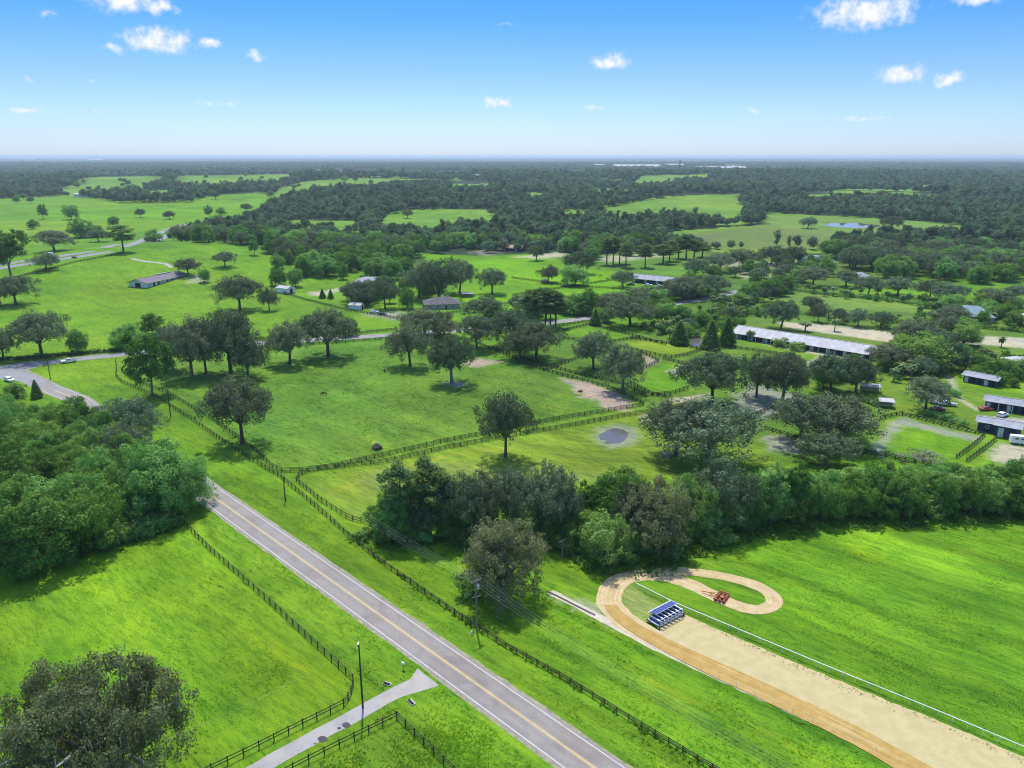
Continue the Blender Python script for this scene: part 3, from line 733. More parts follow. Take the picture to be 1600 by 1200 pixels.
def spread_tree(kind, seed, W0, H0, th, tr, nmain, nsub, ncard, size, mat, bark, blob=(.15, .22), zmin=.25, moss=0, squash=.85, subr=.42, fill=.3, up=.25, ragged=.0, gapf=0.0):
    g = np.random.default_rng(seed)
    M, MR = [], []
    for k in range(nmain):
        best = None
        for _ in range(12):
            a = g.random() * 2 * math.pi
            rr = math.sqrt(g.random()) * .80
            r = W0 / 2 * rr
            R0 = W0 * g.uniform(*blob)
            ztop = th + (H0 - th) * math.sqrt(max(.05, 1 - rr ** 2.2)) - R0 * .75
            zlow = th * (.95 if rr > .45 else 1.2) + R0 * (.55 if th > 3 else .3)
            z = zlow + max(.1, ztop - zlow) * g.random() ** .55
            c = np.array((r * math.cos(a), r * math.sin(a), z))
            dmin = min([np.linalg.norm(c - q) for q in M] + [99])
            if best is None or dmin > best[0]: best = (dmin, c, R0)
        M.append(best[1]); MR.append(best[2])
    M = np.array(M); MR = np.array(MR)
    S, SR = [], []
    ctr = np.array((0, 0, th + (H0 - th) * .35))
    for c, r in zip(M, MR):
        d = g.normal(size=(nsub, 3)); d[:, 2] += .25; d = unit(d)
        keep = g.random(nsub) > gapf
        d = d[keep]
        S.append(c + d * r * g.uniform(.55, 1.05 + ragged, (len(d), 1)) * np.array((1, 1, squash))); SR.append(r * subr * g.uniform(.65, 1.3, len(d)))
    S = np.vstack(S); SR = np.concatenate(SR)
    V, F, T = cards(g, S, SR, ncard, size, ctr, up=up, fill=fill)
    V[:, 2] = np.maximum(V[:, 2], .05)
    crown = fast_mesh(kind + '_crown', V, F, mat, {'tint': T})
    ends = [(tuple(c - np.array((0, 0, r * .3))), g.uniform(.28, .5)) for c, r in zip(M, MR)]
    tb = limbs(g, th, tr, ends, (g.normal() * .3, g.normal() * .3))
    parts = [('trunk', tb.mesh(kind + '_trunk', bark)), ('crown', crown)]
    if kind == 'oak_near':
        mw = pmat('bleached_wood', (.36, .33, .29), rough=.9, var=.2, scale=3)
        for q in range(7):
            a = q * .9 + .2; c = np.array((math.cos(a) * W0 * .36, math.sin(a) * W0 * .36, H0 * (.50 + .07 * (q % 4))))
            o_ = unit(c - ctr); m_ = c + o_ * W0 * .06 + g.normal(size=3) * .4; e = c + o_ * W0 * .09 + np.array((0, 0, -.4)) + g.normal(size=3) * .8
            parts.append(('bare_limb', MB().tube([tuple(c - o_ * 2), tuple(c), tuple(m_), tuple(e)], [.15, .13, .09, .03], 6).mesh('bare_limb', mw)))
    if moss:
        low = S[np.argsort(np.linalg.norm(S[:, :2], axis=1) * .4 - S[:, 2])][: max(10, len(S) * 2 // 3)]
        i = g.integers(0, len(low), moss)
        pos = low[i] + g.normal(size=(moss, 3)) * np.array((.7, .7, .5)); L = g.uniform(.4, 1.5, moss)[:, None]
        a = g.random(moss) * math.pi; s = np.stack([np.cos(a), np.sin(a), a * 0], 1) * g.uniform(.05, .13, (moss, 1))
        dn = np.array((0, 0, -1.0)) + g.normal(size=(moss, 3)) * .08
        V2 = np.stack([pos - s, pos + s, pos + s * .5 + dn * L * .7, pos + dn * L], 1).reshape(-1, 3)
        parts.append(('spanish_moss', fast_mesh(kind + '_moss', V2, np.arange(moss * 4).reshape(-1, 4), m_moss, {'tint': np.repeat(g.random(moss), 4)})))
    reg(kind, parts)
# live oaks: big near one, open field oaks, mossy grey ones
spread_tree('oak_near', 101, 23, 15.5, 3.6, .75, 30, 30, 62000, .165, leafmat('leaf_near_oak', (.105, .128, .056), (.260, .280, .145), .40, .01, .05), m_bark_pale, moss=1500, squash=.75, ragged=.3, gapf=.3, subr=.30, blob=(.11, .18))
for s in range(4):
    spread_tree('oak', 110 + s, 18, 15, 4.6, .52, 17, 24, 15000, .27, m_oak, m_bark, subr=.34, moss=140, squash=.8, ragged=.2, gapf=.2)
for s in range(2):
    spread_tree('oak_moss', 120 + s, 17, 15, 4.2, .55, 17, 24, 12000, .27, m_oak, m_bark_pale, subr=.34, moss=900, squash=.9, ragged=.2, gapf=.15)
for s in range(2):
    spread_tree('oak_weeping', 125 + s, 16, 15, 2.0, .6, 19, 26, 22000, .22, leafmat('leaf_weeping_oak', (.155, .178, .082), (.315, .330, .170), .46, .01, .1) if s == 0 else m_oak, m_bark, subr=.34, moss=600, squash=1.1, ragged=.2, gapf=.1, zmin=.1)
# lush broadleaf trees of the woods, foliage to the ground
for s in range(4):
    spread_tree('lush', 130 + s, 12, 15, 2.0, .32, 15, 22, 17000, .235, m_lush, m_bark, blob=(.17, .25), squash=1.0, ragged=.15, gapf=.1)
for s in range(2):
    spread_tree('bright', 140 + s, 11, 12, 1.2, .28, 14, 22, 13000, .23, m_bright, m_bark, blob=(.18, .26), squash=1.0, ragged=.15, gapf=.1)
for s in range(3):
    spread_tree('slender', 150 + s, 8, 17, 4.5, .24, 13, 20, 9000, .24, m_lush, m_bark_pale, blob=(.17, .26), squash=1.1, ragged=.2, gapf=.2)
for s in range(3):
    spread_tree('shrub', 160 + s, 5, 4, .35, .12, 8, 16, 2200, .22, m_lush if s else m_bright, m_bark, blob=(.18, .28), squash=.9, ragged=.2, gapf=.1)
for s in range(2):
    spread_tree('grey_shrub', 170 + s, 8, 5, .6, .16, 9, 12, 1800, .20, m_dead, m_bark_pale, blob=(.18, .26), squash=.9, ragged=.3, gapf=.4)
def pine(kind, seed, H0, tr, cs, W0, n, ncard):
    g = np.random.default_rng(seed)
    S, SR, ends = [], [], []
    for k in range(n):
        f = cs + (1 - cs) * (k + g.random()) / n
        a = k * 2.4 + g.normal() * .4
        ft = (f - cs) / (1 - cs)
        rad = W0 / 2 * max(.3, 1 - (2 * ft - .8) ** 2 * .5) * g.uniform(.55, 1.0)
        e = np.array((rad * math.cos(a), rad * math.sin(a), H0 * f + .5))
        for j in range(3):
            S.append(e * np.array((.55 + .22 * j, .55 + .22 * j, 1)) + g.normal(size=3) * .45); SR.append(g.uniform(.8, 1.35))
        ends.append(e)
    S = np.array(S); SR = np.array(SR)
    V, F, T = cards(g, S, SR, ncard, .42, np.array((0, 0, H0 * .7)), up=.4, jitter=.9, aspect=.30, flat=.75)
    b = MB(); b.tube([(0, 0, -.4), (0, 0, .3), (.1, 0, H0 * .4), (0, .1, H0 * .97)], [tr * 1.3, tr, tr * .8, tr * .2], 8)
    for e in ends:
        b.tube([(0, 0, e[2] - 1.0), (e[0] * .6, e[1] * .6, e[2] - .4), tuple(e)], [.09, .06, .02], 4, cap=False)
    reg(kind, [('trunk', b.mesh(kind + '_trunk', m_bark)), ('crown', fast_mesh(kind + '_crown', V, F, m_pine, {'tint': T}))])
for s in range(3): pine('pine', 180 + s, 21, .30, .42, 7.5, 26, 5200)
for s in range(2): pine('pine_full', 186 + s, 17, .28, .16, 8.5, 30, 6500)
def conifer(kind, seed):
    g = np.random.default_rng(seed); H0 = 11.0
    k = np.arange(110); f = (k + g.random(110)) / 110
    a = k * 2.399; r = 2.5 * (1 - f) ** .8 * g.uniform(.75, 1.05, 110)
    S = np.stack([r * np.cos(a), r * np.sin(a), .6 + f * (H0 - .8)], 1); SR = .35 + .55 * (1 - f)
    V, F, T = cards(g, S, SR, 4200, .28, np.array((0, 0, H0 * .3)), up=.3)
    b = MB(); b.tube([(0, 0, -.3), (0, 0, H0 * .9)], [.2, .04], 6)
    reg(kind, [('trunk', b.mesh(kind + '_trunk', m_bark)), ('crown', fast_mesh(kind + '_crown', V, F, m_cone, {'tint': T}))])
for s in range(2): conifer('conifer', 190 + s)
def palm(kind, seed, H0):
    g = np.random.default_rng(seed)
    b = MB(); b.tube([(0, 0, -.2), (.05, 0, H0 * .5), (.1, .05, H0)], [.22, .15, .13], 7)
    V, F, T = [], [], []
    for k in range(26):
        a = k * 2.4; el = .95 - 1.35 * (k / 26) + g.normal() * .1; L = g.uniform(1.5, 2.1)
        d = np.array((math.cos(a), math.sin(a), 0)); s = np.array((-d[1], d[0], 0)); p = np.array((.1, .05, H0))
        ts = g.random(); prev = None
        for j in range(5):
            w = (.10, .34, .42, .32, .06)[j]
            n0 = len(V); V += [p - s * w, p + (0, 0, .10 * (j > 0)), p + s * w]; T += [ts] * 3
            if prev is not None: F += [(prev, prev + 1, n0 + 1, n0), (prev + 1, prev + 2, n0 + 2, n0 + 1)]
            prev = n0
            p = p + (d * math.cos(el) + np.array((0, 0, math.sin(el)))) * L / 4; el -= .42
    reg(kind, [('trunk', b.mesh(kind + '_trunk', m_bark_pale)), ('fronds', fast_mesh(kind + '_fronds', np.array(V), np.array(F), m_palm, {'tint': np.array(T)}))])
for s in range(3): palm('palm', 200 + s, (3.2, 4.2, 2.4)[s])

# ------------------------------------------------------------------ planting
rt = random.Random(77)
TREES = []
NAMES = {'oak_near': 'live_oak', 'oak': 'live_oak', 'oak_moss': 'live_oak', 'oak_weeping': 'live_oak', 'lush': 'broadleaf_tree', 'bright': 'light_green_tree', 'slender': 'slender_tree',
         'shrub': 'shrub', 'grey_shrub': 'bare_shrub', 'pine': 'pine_tree', 'pine_full': 'pine_tree', 'conifer': 'conical_tree', 'palm': 'palm_tree'}
def plant_at(kind, p, h, w, label, group=None, var=None):
    W0, H0, parts = PROTO[kind][(rt.randrange(99) if var is None else var) % len(PROTO[kind])]
    nm = NAMES[kind]
    cat = 'shrub' if 'shrub' in nm else ('palm' if nm == 'palm_tree' else 'tree')
    root = thing(nm, label, cat, (p[0], p[1], p[2]), rt.uniform(0, 6.28), group)
    root.scale = (w / W0, w / W0, h / H0)
    for pn, me in parts:
        o = link(pn, me, root)
        if pn == 'spanish_moss': o['kind'] = 'stuff'
    TREES.append((p[0], p[1], w))
    return root
def plant(kind, bx, by, ty, w, label, group=None, var=None):
    p = at(bx, by)
    return plant_at(kind, p, max(1.0, top_of(p, ty)), w * mpp(p), label, group, var)
def scatter(poly, spacing, g, jit=.42):
    lo, hi = poly.min(0), poly.max(0)
    xs, ys = np.meshgrid(np.arange(lo[0], hi[0] + spacing, spacing), np.arange(lo[1], hi[1] + spacing, spacing))
    xs = xs.copy(); xs[1::2] += spacing / 2
    x = (xs + g.uniform(-jit, jit, xs.shape) * spacing).ravel(); y = (ys + g.uniform(-jit, jit, ys.shape) * spacing).ravel()
    m = inside(poly, x, y)
    return np.stack([x[m], y[m]], 1)
# ------------------------------------------------------------------ single trees of the photograph: kind, base x, base y, top y, width, label
SINGLE = [
 ('oak_near', 163, 1258, 1052, 272, 'huge spreading live oak with moss in the bottom left corner'),
 ('oak', 379, 692, 592, 96, 'dark live oak standing alone beside the double roadside fence'),
 ('oak', 790, 713, 617, 78, 'upright live oak just below the double cross fence'),
 ('oak', 453, 569, 504, 68, 'live oak with forked trunk near the cross road, left of the tall leaning one'),
 ('oak', 513, 557, 485, 86, 'tall live oak with long bare trunk and flat crown by the cross road'),
 ('oak', 641, 572, 511, 70, 'dark live oak left of the grey mossy tree in the horse pasture'),
 ('oak_moss', 706, 598, 525, 68, 'grey mossy live oak on a bare sandy circle in the horse pasture'),
 ('oak', 927, 577, 520, 64, 'live oak in the paddock above the bare pink ground'),
 ('oak_moss', 973, 610, 540, 74, 'drooping live oak at the paddock fence by the bare pink ground'),
 ('oak', 838, 560, 506, 80, 'broad live oak at the top right corner of the horse pasture'),
 ('oak', 1056, 712, 626, 96, 'left of two big live oaks right of the small pond'),
 ('oak_moss', 1106, 722, 628, 156, 'largest spreading live oak right of the small pond, with drooping limbs'),
 ('oak', 1112, 632, 552, 104, 'massive dense live oak behind the two pond oaks'),
 ('oak_moss', 1182, 620, 554, 58, 'thin mossy live oak over grey bare ground, left of its pair'),
 ('oak_moss', 1222, 628, 553, 68, 'thin mossy live oak over grey bare ground, right of its pair'),
 ('oak', 1297, 612, 555, 72, 'dense live oak left of the open run-in sheds'),
 ('oak_moss', 1337, 612, 558, 62, 'mossy live oak just left of the open run-in sheds'),
 ('oak_moss', 1253, 692, 620, 104, 'left of two wide mossy oaks beside the round paddock'),
 ('oak_moss', 1310, 690, 622, 116, 'right of two wide mossy oaks beside the round paddock'),
 ('oak_moss', 1290, 728, 680, 84, 'low mossy oak in front of the two wide oaks by the round paddock'),
 ('oak', 1446, 640, 590, 66, 'live oak shading the parked pickups'),
 ('oak', 1220, 513, 471, 50, 'open-branched live oak behind the long grey barn roof'),
 ('oak', 1428, 540, 500, 70, 'dark flat oak behind the end of the long barn'),
 ('bright', 1436, 572, 524, 100, 'large light green tree at the end of the long barn'),
 ('oak', 1390, 575, 538, 66, 'dark tree right of the end of the long barn roof'),
 ('bright', 1508, 540, 506, 44, 'pale green round tree beside the sandy arena'),
 ('oak', 1480, 575, 535, 60, 'dark oak behind the row of palms'),
 ('slender', 238, 618, 520, 64, 'tall thin open tree inside the bend of the roadside fence'),
 ('oak', 66, 558, 488, 84, 'wide layered live oak beside the road junction'),
 ('oak', 6, 562, 520, 52, 'dark tree at the left edge above the road junction'),
 ('lush', 125, 551, 516, 30, 'round dark tree right of the layered oak by the junction'),
 ('lush', 205, 543, 507, 50, 'round dark tree on the fence line left of the tall thin tree'),
 ('lush', 238, 522, 490, 36, 'small round tree in the hill pasture above the tall thin tree'),
 ('oak', 270, 578, 508, 60, 'dark oak at the left end of the pasture oak grove'),
 ('oak_moss', 300, 590, 498, 76, 'grey mossy oak in front of the pasture oak grove'),
 ('oak', 322, 583, 500, 60, 'dark oak in the middle of the pasture oak grove'),
 ('oak', 361, 584, 487, 92, 'tallest dark oak of the pasture oak grove'),
 ('oak', 388, 590, 536, 58, 'low dark oak at the right end of the pasture oak grove'),
 ('lush', 546, 524, 498, 30, 'small dark tree behind the flat-crowned oak'),
 ('oak', 665, 527, 484, 84, 'dark oak along the cross road, left of the house'),
 ('oak', 694, 528, 500, 54, 'dark oak on the cross road below the house'),
 ('oak', 745, 545, 494, 66, 'dark oak beside the cross road right of the house'),
 ('oak', 800, 540, 486, 72, 'dark oak left of the tall pines by the cross road'),
 ('oak', 812, 560, 520, 60, 'low dark oak at the corner of the horse pasture'),
 ('oak', 757, 500, 466, 66, 'dark oak behind the house with the grey roof'),
 ('pine', 852, 510, 450, 34, 'leftmost of the tall pines by the cross road'), ('pine', 860, 511, 454, 30, 'middle tall pine by the cross road'),
 ('pine', 868, 511, 455, 34, 'rightmost of the tall pines by the cross road'), ('pine', 838, 508, 452, 34, 'tall pine just left of the pine row by the cross road'), ('pine', 826, 508, 458, 34, 'shaded pine at the left end of the pine row by the cross road'),
 ('lush', 916, 490, 452, 36, 'round tree above the bend in the cross road'), ('lush', 912, 492, 470, 30, 'low round tree at the edge of the cross road'),
 ('conifer', 930, 508, 483, 18, 'dark clipped round-topped tree at the paddock corner'),
 ('lush', 946, 503, 480, 26, 'dark bushy tree right of the clipped tree'),
 ('oak', 985, 510, 466, 78, 'spreading dark oak above the small paddocks'), ('oak', 955, 484, 458, 46, 'dark tree along the cross road, first right of the pines'),
 ('lush', 1035, 503, 474, 34, 'dense dark tree by the nursery, left of its pair'), ('lush', 1062, 503, 478, 34, 'dense dark tree by the nursery, right of its pair'),
 ('bright', 1012, 494, 466, 30, 'light green tree right of the spreading dark oak'), ('bright', 1040, 485, 466, 26, 'light green tree below the road hedge oaks'),
 ('oak', 1000, 470, 449, 50, 'brownish oak along the cross road below the dark barn'), ('oak', 1040, 468, 448, 50, 'brownish oak right of the first below the dark barn'),
 ('oak', 1070, 468, 432, 52, 'tall oak at the right end of the dark barn'), ('oak', 1105, 462, 430, 56, 'wide oak beyond the dark barn end'),
 ('conifer', 1110, 545, 502, 27, 'left of two conical green trees by the long barn'), ('conifer', 1135, 540, 497, 26, 'right of two conical green trees by the long barn'), ('conifer', 1061, 538, 502, 28, 'wider conical tree beside the garden pond'),
 ('lush', 1160, 469, 441, 24, 'dark clipped tree, left of the dark clump above the nursery'), ('lush', 1176, 466, 440, 24, 'dark clipped tree, second in the dark clump above the nursery'),
 ('lush', 1196, 462, 436, 26, 'dark clipped tree, third in the dark clump above the nursery'), ('lush', 1224, 457, 432, 26, 'dark clipped tree, right of the dark clump above the nursery'), ('lush', 1210, 459, 434, 24, 'dark clipped tree, fourth in the dark clump above the nursery'),
 ('oak', 1125, 425, 396, 42, 'oak left of the pale roofed house lane'), ('oak', 1160, 420, 390, 56, 'wide oak on the lane to the pale roofed house'), ('oak', 1205, 412, 384, 44, 'dark oak left of the pale roofed house'), ('oak', 1240, 412, 385, 36, 'dark oak beside the pale roofed house'),
 ('oak', 1120, 455, 435, 42, 'oak beside the cross road end'),
 ('oak', 1270, 447, 417, 50, 'flat crowned tree at the left end of the lane row'), ('oak', 1322, 448, 422, 40, 'flat crowned tree, second in the lane row'), ('oak', 1356, 462, 432, 42, 'flat crowned tree, third in the lane row'),
 ('oak', 1402, 462, 434, 52, 'flat crowned tree, fourth in the lane row'), ('oak', 1452, 466, 436, 44, 'flat crowned tree, fifth in the lane row'), ('oak', 1480, 472, 443, 56, 'flat crowned tree, sixth in the lane row'),
 ('oak', 1540, 473, 450, 36, 'flat crowned tree near the blue roofed house, left of its pair'), ('oak', 1562, 480, 453, 40, 'flat crowned tree near the blue roofed house, right of its pair'), ('oak', 1586, 470, 446, 44, 'flat crowned tree at the right edge above the blue roof'),
 ('oak', 1268, 490, 463, 34, 'low oak at the left of the lawn above the arena'), ('oak', 1278, 503, 476, 28, 'round dark tree on the lawn edge above the arena'), ('oak', 1310, 505, 482, 24, 'round dark tree, second on the arena edge'), ('oak', 1340, 510, 484, 34, 'round dark tree, third on the arena edge'), ('oak', 1376, 512, 487, 38, 'round dark tree, fourth on the arena edge'),
 ('oak', 1490, 505, 480, 40, 'dark tree left of the blue hip roof'), ('oak', 1465, 500, 486, 30, 'small tree by the drive left of the blue hip roof'),
 ('oak', 25, 476, 431, 62, 'dark live oak at the left edge of the hill pasture'), ('oak', 2, 478, 440, 30, 'tree cut by the left edge below the highway'),
 ('slender', 18, 436, 356, 58, 'tall open tree at the left edge by the highway'), ('oak', 72, 421, 396, 44, 'flat round tree on the highway verge'),
 ('oak', 85, 392, 360, 58, 'wide dark tree beyond the highway, left'), ('lush', 127, 371, 341, 36, 'dark round tree beyond the highway, middle'), ('oak', 155, 378, 360, 34, 'flat dark tree beyond the highway, right'),
 ('pine', 193, 394, 352, 34, 'thin crooked pine on the near highway verge'), ('lush', 243, 378, 358, 28, 'round tree at the far end of the highway'),
 ('slender', 68, 343, 319, 15, 'slim vine-covered tree in the far left field'), ('lush', 112, 343, 320, 24, 'round tree in the far left field'), ('lush', 178, 354, 338, 16, 'small round tree alone in the far left field'),
 ('slender', 327, 341, 320, 15, 'slim tree at the right end of the far left field'),
 ('oak', 294, 430, 404, 38, 'flat dark oak at the far end of the white barn'), ('lush', 320, 441, 420, 18, 'small bush tree on the sandy spot by the white barn'),
 ('oak', 352, 417, 393, 32, 'oak alone on the crest of the hill pasture'), ('oak', 375, 484, 431, 68, 'large oak in the lower hill pasture'), ('oak_moss', 421, 485, 449, 30, 'grey bare-looking oak right of the large hill oak'),
 ('lush', 434, 419, 396, 20, 'dark round tree at the pasture edge left of the wood'), ('lush', 436, 446, 420, 26, 'dark tree above the white carport, left'), ('lush', 462, 448, 420, 24, 'dark tree above the white carport, right'),
 ('conifer', 504, 466, 452, 10, 'small bush on the lawn by the driveway fork, left'), ('conifer', 517, 467, 452, 9, 'small dark conical bush by the driveway fork, right'),
 ('oak', 565, 475, 440, 58, 'dark oak left of the garden drive'), ('oak', 602, 482, 433, 44, 'tall grey tree in the garden before the hidden roof'), ('oak', 560, 478, 450, 40, 'low dark tree at the front of the garden'),
 ('lush', 636, 482, 450, 26, 'dark tree left of the light pole in the garden'), ('oak', 655, 465, 412, 56, 'dark tree at the left of the garden clump'), ('oak', 685, 468, 405, 66, 'dark tree in the middle of the garden clump'), ('oak', 718, 458, 407, 52, 'dark tree at the right of the garden clump'),
 ('oak', 769, 459, 419, 46, 'dark oak alone in the bright field'),
 ('oak', 857, 441, 415, 34, 'oak alone in the bright fenced field'), ('lush', 897, 446, 416, 42, 'round grey-green oak in the fenced field'), ('oak', 905, 428, 394, 48, 'dark oak behind the round one in the fenced field'), ('oak', 973, 449, 423, 36, 'oak at the left end of the dark barn'), ('oak_moss', 838, 407, 383, 24, 'pale thin tree by the brown barn'),
 ('oak', 1087, 433, 405, 40, 'round dark tree on the lawn right of the dark barn'),
 ('oak', 1262, 357, 339, 26, 'dark tree at the left of the far pond'), ('oak', 1392, 359, 338, 32, 'dark tree at the right of the far pond'),
]
for k, bx, by, ty, w, lab in SINGLE: plant(k, bx, by, ty, w, lab)
for i, (bx, by, ty, w) in enumerate([(948, 414, 372, 26), (958, 414, 370, 26), (968, 412, 372, 24), (978, 418, 378, 24), (1008, 418, 380, 24), (1036, 412, 382, 30), (1060, 404, 370, 26), (1072, 404, 366, 28), (1084, 406, 374, 26), (1097, 402, 378, 26), (1046, 408, 376, 24)]):
    plant('pine', bx, by, ty, w, 'pine with bare trunk in the pine row above the dark barn', 'pines above the dark barn')

# the hedgerow behind the training track
HEDGE = [('pine_full', 628, 838, 722, 62, 'leftmost pine of the hedgerow by the roadside fence'), ('pine_full', 672, 836, 716, 66, 'second pine of the hedgerow, beside the leftmost pine'), ('pine', 690, 842, 738, 50, 'pine with bare twin trunk in the hedgerow'),
 ('lush', 612, 845, 775, 58, 'low leafy tree at the left end of the hedgerow'), ('oak', 655, 842, 776, 60, 'dark low tree under the two hedgerow pines'),
 ('oak', 722, 838, 742, 74, 'brown-green oak of the hedgerow right of the pines'), ('oak', 760, 836, 738, 84, 'wide dark oak of the hedgerow behind the weeping oak'), ('oak_moss', 806, 836, 736, 80, 'mossy oak of the hedgerow above the weeping oak'), ('oak', 858, 838, 730, 86, 'tall dark oak in the middle of the hedgerow'), ('oak', 880, 845, 760, 60, 'dark oak of the hedgerow left of the light green bush'),
 ('lush', 965, 835, 735, 78, 'green tree of the hedgerow above the light bush'), ('slender', 918, 830, 752, 36, 'thin yellow-green tree in the gap of the hedgerow'),
 ('oak_weeping', 785, 932, 815, 118, 'weeping mossy oak standing alone in front of the hedgerow'), ('shrub', 738, 930, 888, 46, 'dark bush under the left side of the weeping oak'),
 ('bright', 944, 876, 802, 80, 'light green round tree at the foot of the hedgerow'), ('lush', 912, 862, 800, 50, 'green tree left of the light green round tree'),
 ('oak_weeping', 1024, 860, 756, 106, 'grey mossy weeping oak of the hedgerow above the track bend'), ('oak', 995, 850, 756, 70, 'dark oak behind the grey mossy oak'),
 ('lush', 1066, 832, 742, 50, 'green tree right of the grey mossy oak'), ('oak_moss', 1128, 826, 722, 104, 'round mossy dome of the hedgerow right of the grey oak'), ('lush', 1096, 838, 760, 50, 'dark tree under the mossy dome'),
 ('conifer', 1118, 836, 772, 36, 'pointed vine-covered small tree before the hedgerow'), ('lush', 1150, 826, 770, 50, 'green tree right of the pointed small tree'),
 ('slender', 1205, 818, 722, 46, 'green upright tree right of the mossy dome'), ('slender', 1240, 816, 724, 44, 'thin brownish tree of the right hedgerow')]
for k, bx, by, ty, w, lab in HEDGE: plant(k, bx, by, ty, w, lab, var=0 if k == 'oak_weeping' else None)
gh = np.random.default_rng(8)
x = 1180
KL = {'lush': 'deep green leafy tree', 'bright': 'light yellow-green tree', 'slender': 'tall thin tree', 'shrub': 'low shrub'}
while x < 1720:
    y0 = 816 - (x - 1180) * .040
    for row, (dy, hgtpx) in enumerate(((0, 62), (-15, 62), (-30, 50))):
        k = gh.choice(['lush', 'bright', 'slender', 'lush', 'slender'] if row else ['lush', 'bright', 'lush', 'shrub'])
        hh = hgtpx * gh.uniform(.78, 1.08) * (.55 if k == 'shrub' else 1)
        by = y0 + dy + gh.uniform(-3, 3)
        plant(str(k), x + gh.uniform(-9, 9), by, by - hh, gh.uniform(42, 60) if k != 'shrub' else 40, KL[str(k)] + ' in the ' + ('front', 'middle', 'back')[row] + ' row of the right hedgerow, ' + ('left part' if x < 1330 else ('middle part' if x < 1480 else 'right end')), KL[str(k)] + 's of the right hand hedgerow')
    x += 30
for i in range(44):
    x = gh.uniform(590, 1180); y0 = np.interp(x, [560, 620, 700, 850, 900, 1000, 1090, 1190], [836, 842, 842, 840, 858, 868, 850, 820])
    p = at(x, y0 + gh.uniform(-14, 0)); h_ = gh.uniform(4.5, 8.5)
    plant_at('lush', p, h_, h_ * gh.uniform(.75, 1.0), 'low bushy tree filling the foot of the long hedgerow', 'low trees of the hedgerow')
for i in range(46):
    x = gh.uniform(560, 1190); y0 = np.interp(x, [560, 620, 700, 850, 900, 1000, 1090, 1190], [838, 848, 848, 846, 868, 884, 862, 826])
    p = at(x, y0 + gh.uniform(-8, 4)); w = gh.uniform(2.4, 5)
    plant_at('shrub', p, w * .75, w, 'low shrub at the foot of the long hedgerow', 'hedgerow undergrowth')
# wood on the left, beside the main road
WOOD_L = pxpoly([(-260, 960), (0, 876), (150, 852), (270, 816), (298, 790), (240, 742), (170, 700), (110, 680), (40, 668), (-60, 668), (-200, 700), (-320, 760)])
gw = np.random.default_rng(21)
KINDLOOK = {'lush': 'deep green leafy tree', 'bright': 'light yellow-green tree', 'slender': 'tall thin tree', 'oak': 'broad dull green oak', 'shrub': 'low shrub', 'oak_moss': 'grey mossy oak'}
def proj(x, y, z=0.0):
    dep = y * CP + (CAM_H - z) * SP; vv = (z - CAM_H) * CP + y * SP
    return 800 + x / dep * FPX, 600 - vv / dep * FPX
def seen(x, y, m=130):
    t_ = (y * CP + CAM_H * SP)
    return abs(x / t_ * FPX) < 800 + m
for x, y in scatter(WOOD_L, 7.2, gw, .35):
    if not seen(x, y, 70): continue
    k = gw.choice(['lush', 'lush', 'lush', 'bright', 'slender', 'oak'], p=[.34, .28, .18, .10, .06, .04])
    h = gw.uniform(9.5, 16.5); w = gw.uniform(9, 12.5)
    pq = proj(x, y); zone = 'front edge' if pq[1] > 815 else ('road side' if segdist(main_c[::4, :2], np.array([x]), np.array([y]), False)[0] < 20 else ('back edge' if pq[1] < 715 else 'inside'))
    plant_at(str(k), (x, y, 0), h, w, KINDLOOK[str(k)] + ' in the wood left of the main road, ' + zone, KINDLOOK[str(k)] + 's of the left wood, ' + zone)
for k, bx, by, ty, w, lab in [('oak', 205, 700, 624, 96, 'dark round oak rising from the right edge of the left wood'), ('lush', 60, 880, 752, 128, 'broad dense tree at the front of the left wood'), ('bright', 150, 858, 765, 84, 'yellow-green tree at the front of the left wood'),
        ('lush', 252, 812, 694, 92, 'tall green tree at the front right corner of the left wood'), ('conifer', 58, 622, 594, 16, 'small dark tree beside the road junction'), ('shrub', 25, 622, 598, 34, 'brownish bush at the junction'), ('lush', 8, 868, 790, 60, 'dark green tree low at the left edge of the wood')]:
    plant(k, bx, by, ty, w, lab)
for i in range(40):
    t = gw.random(); e = [(-100, 908), (0, 884), (150, 862), (285, 818)]
    x = -100 + 390 * t; y0 = np.interp(x, [q[0] for q in e], [q[1] for q in e])
    p = at(x, y0 + gw.uniform(-6, 2)); w = gw.uniform(2.5, 5.5)
    plant_at('shrub', p, w * .8, w, 'shrub along the front edge of the left wood', 'undergrowth of the left wood')
# woods of the middle distance: trees one by one
MIDWOOD = [  # polygon of the bases, spacing, kinds, height, label
 ([(262, 374), (330, 366), (430, 352), (560, 360), (640, 378), (690, 398), (640, 405), (560, 398), (430, 398), (350, 382)], 15, ['oak', 'lush', 'slender'], (11, 16), 'tree in the dark wood behind the hill pasture'),
 ([(428, 402), (540, 398), (640, 402), (690, 404), (660, 425), (600, 440), (530, 446), (470, 444), (440, 425)], 13.5, ['lush', 'bright', 'slender', 'lush'], (10, 15), 'tree in the mixed green wood above the white carport'),
 ([(690, 384), (780, 372), (930, 372), (1000, 385), (990, 398), (940, 406), (900, 402), (860, 392), (780, 390), (700, 396)], 15, ['oak', 'lush', 'slender'], (11, 16), 'tree in the wood beyond the brown barn'),
 ([(1300, 392), (1400, 378), (1640, 372), (1640, 448), (1500, 444), (1400, 434), (1330, 426), (1290, 410)], 15, ['oak', 'oak', 'lush'], (12, 17), 'dark oak in the oak wood right of the pale roofed house'),
]
gm = np.random.default_rng(33)
REST = []
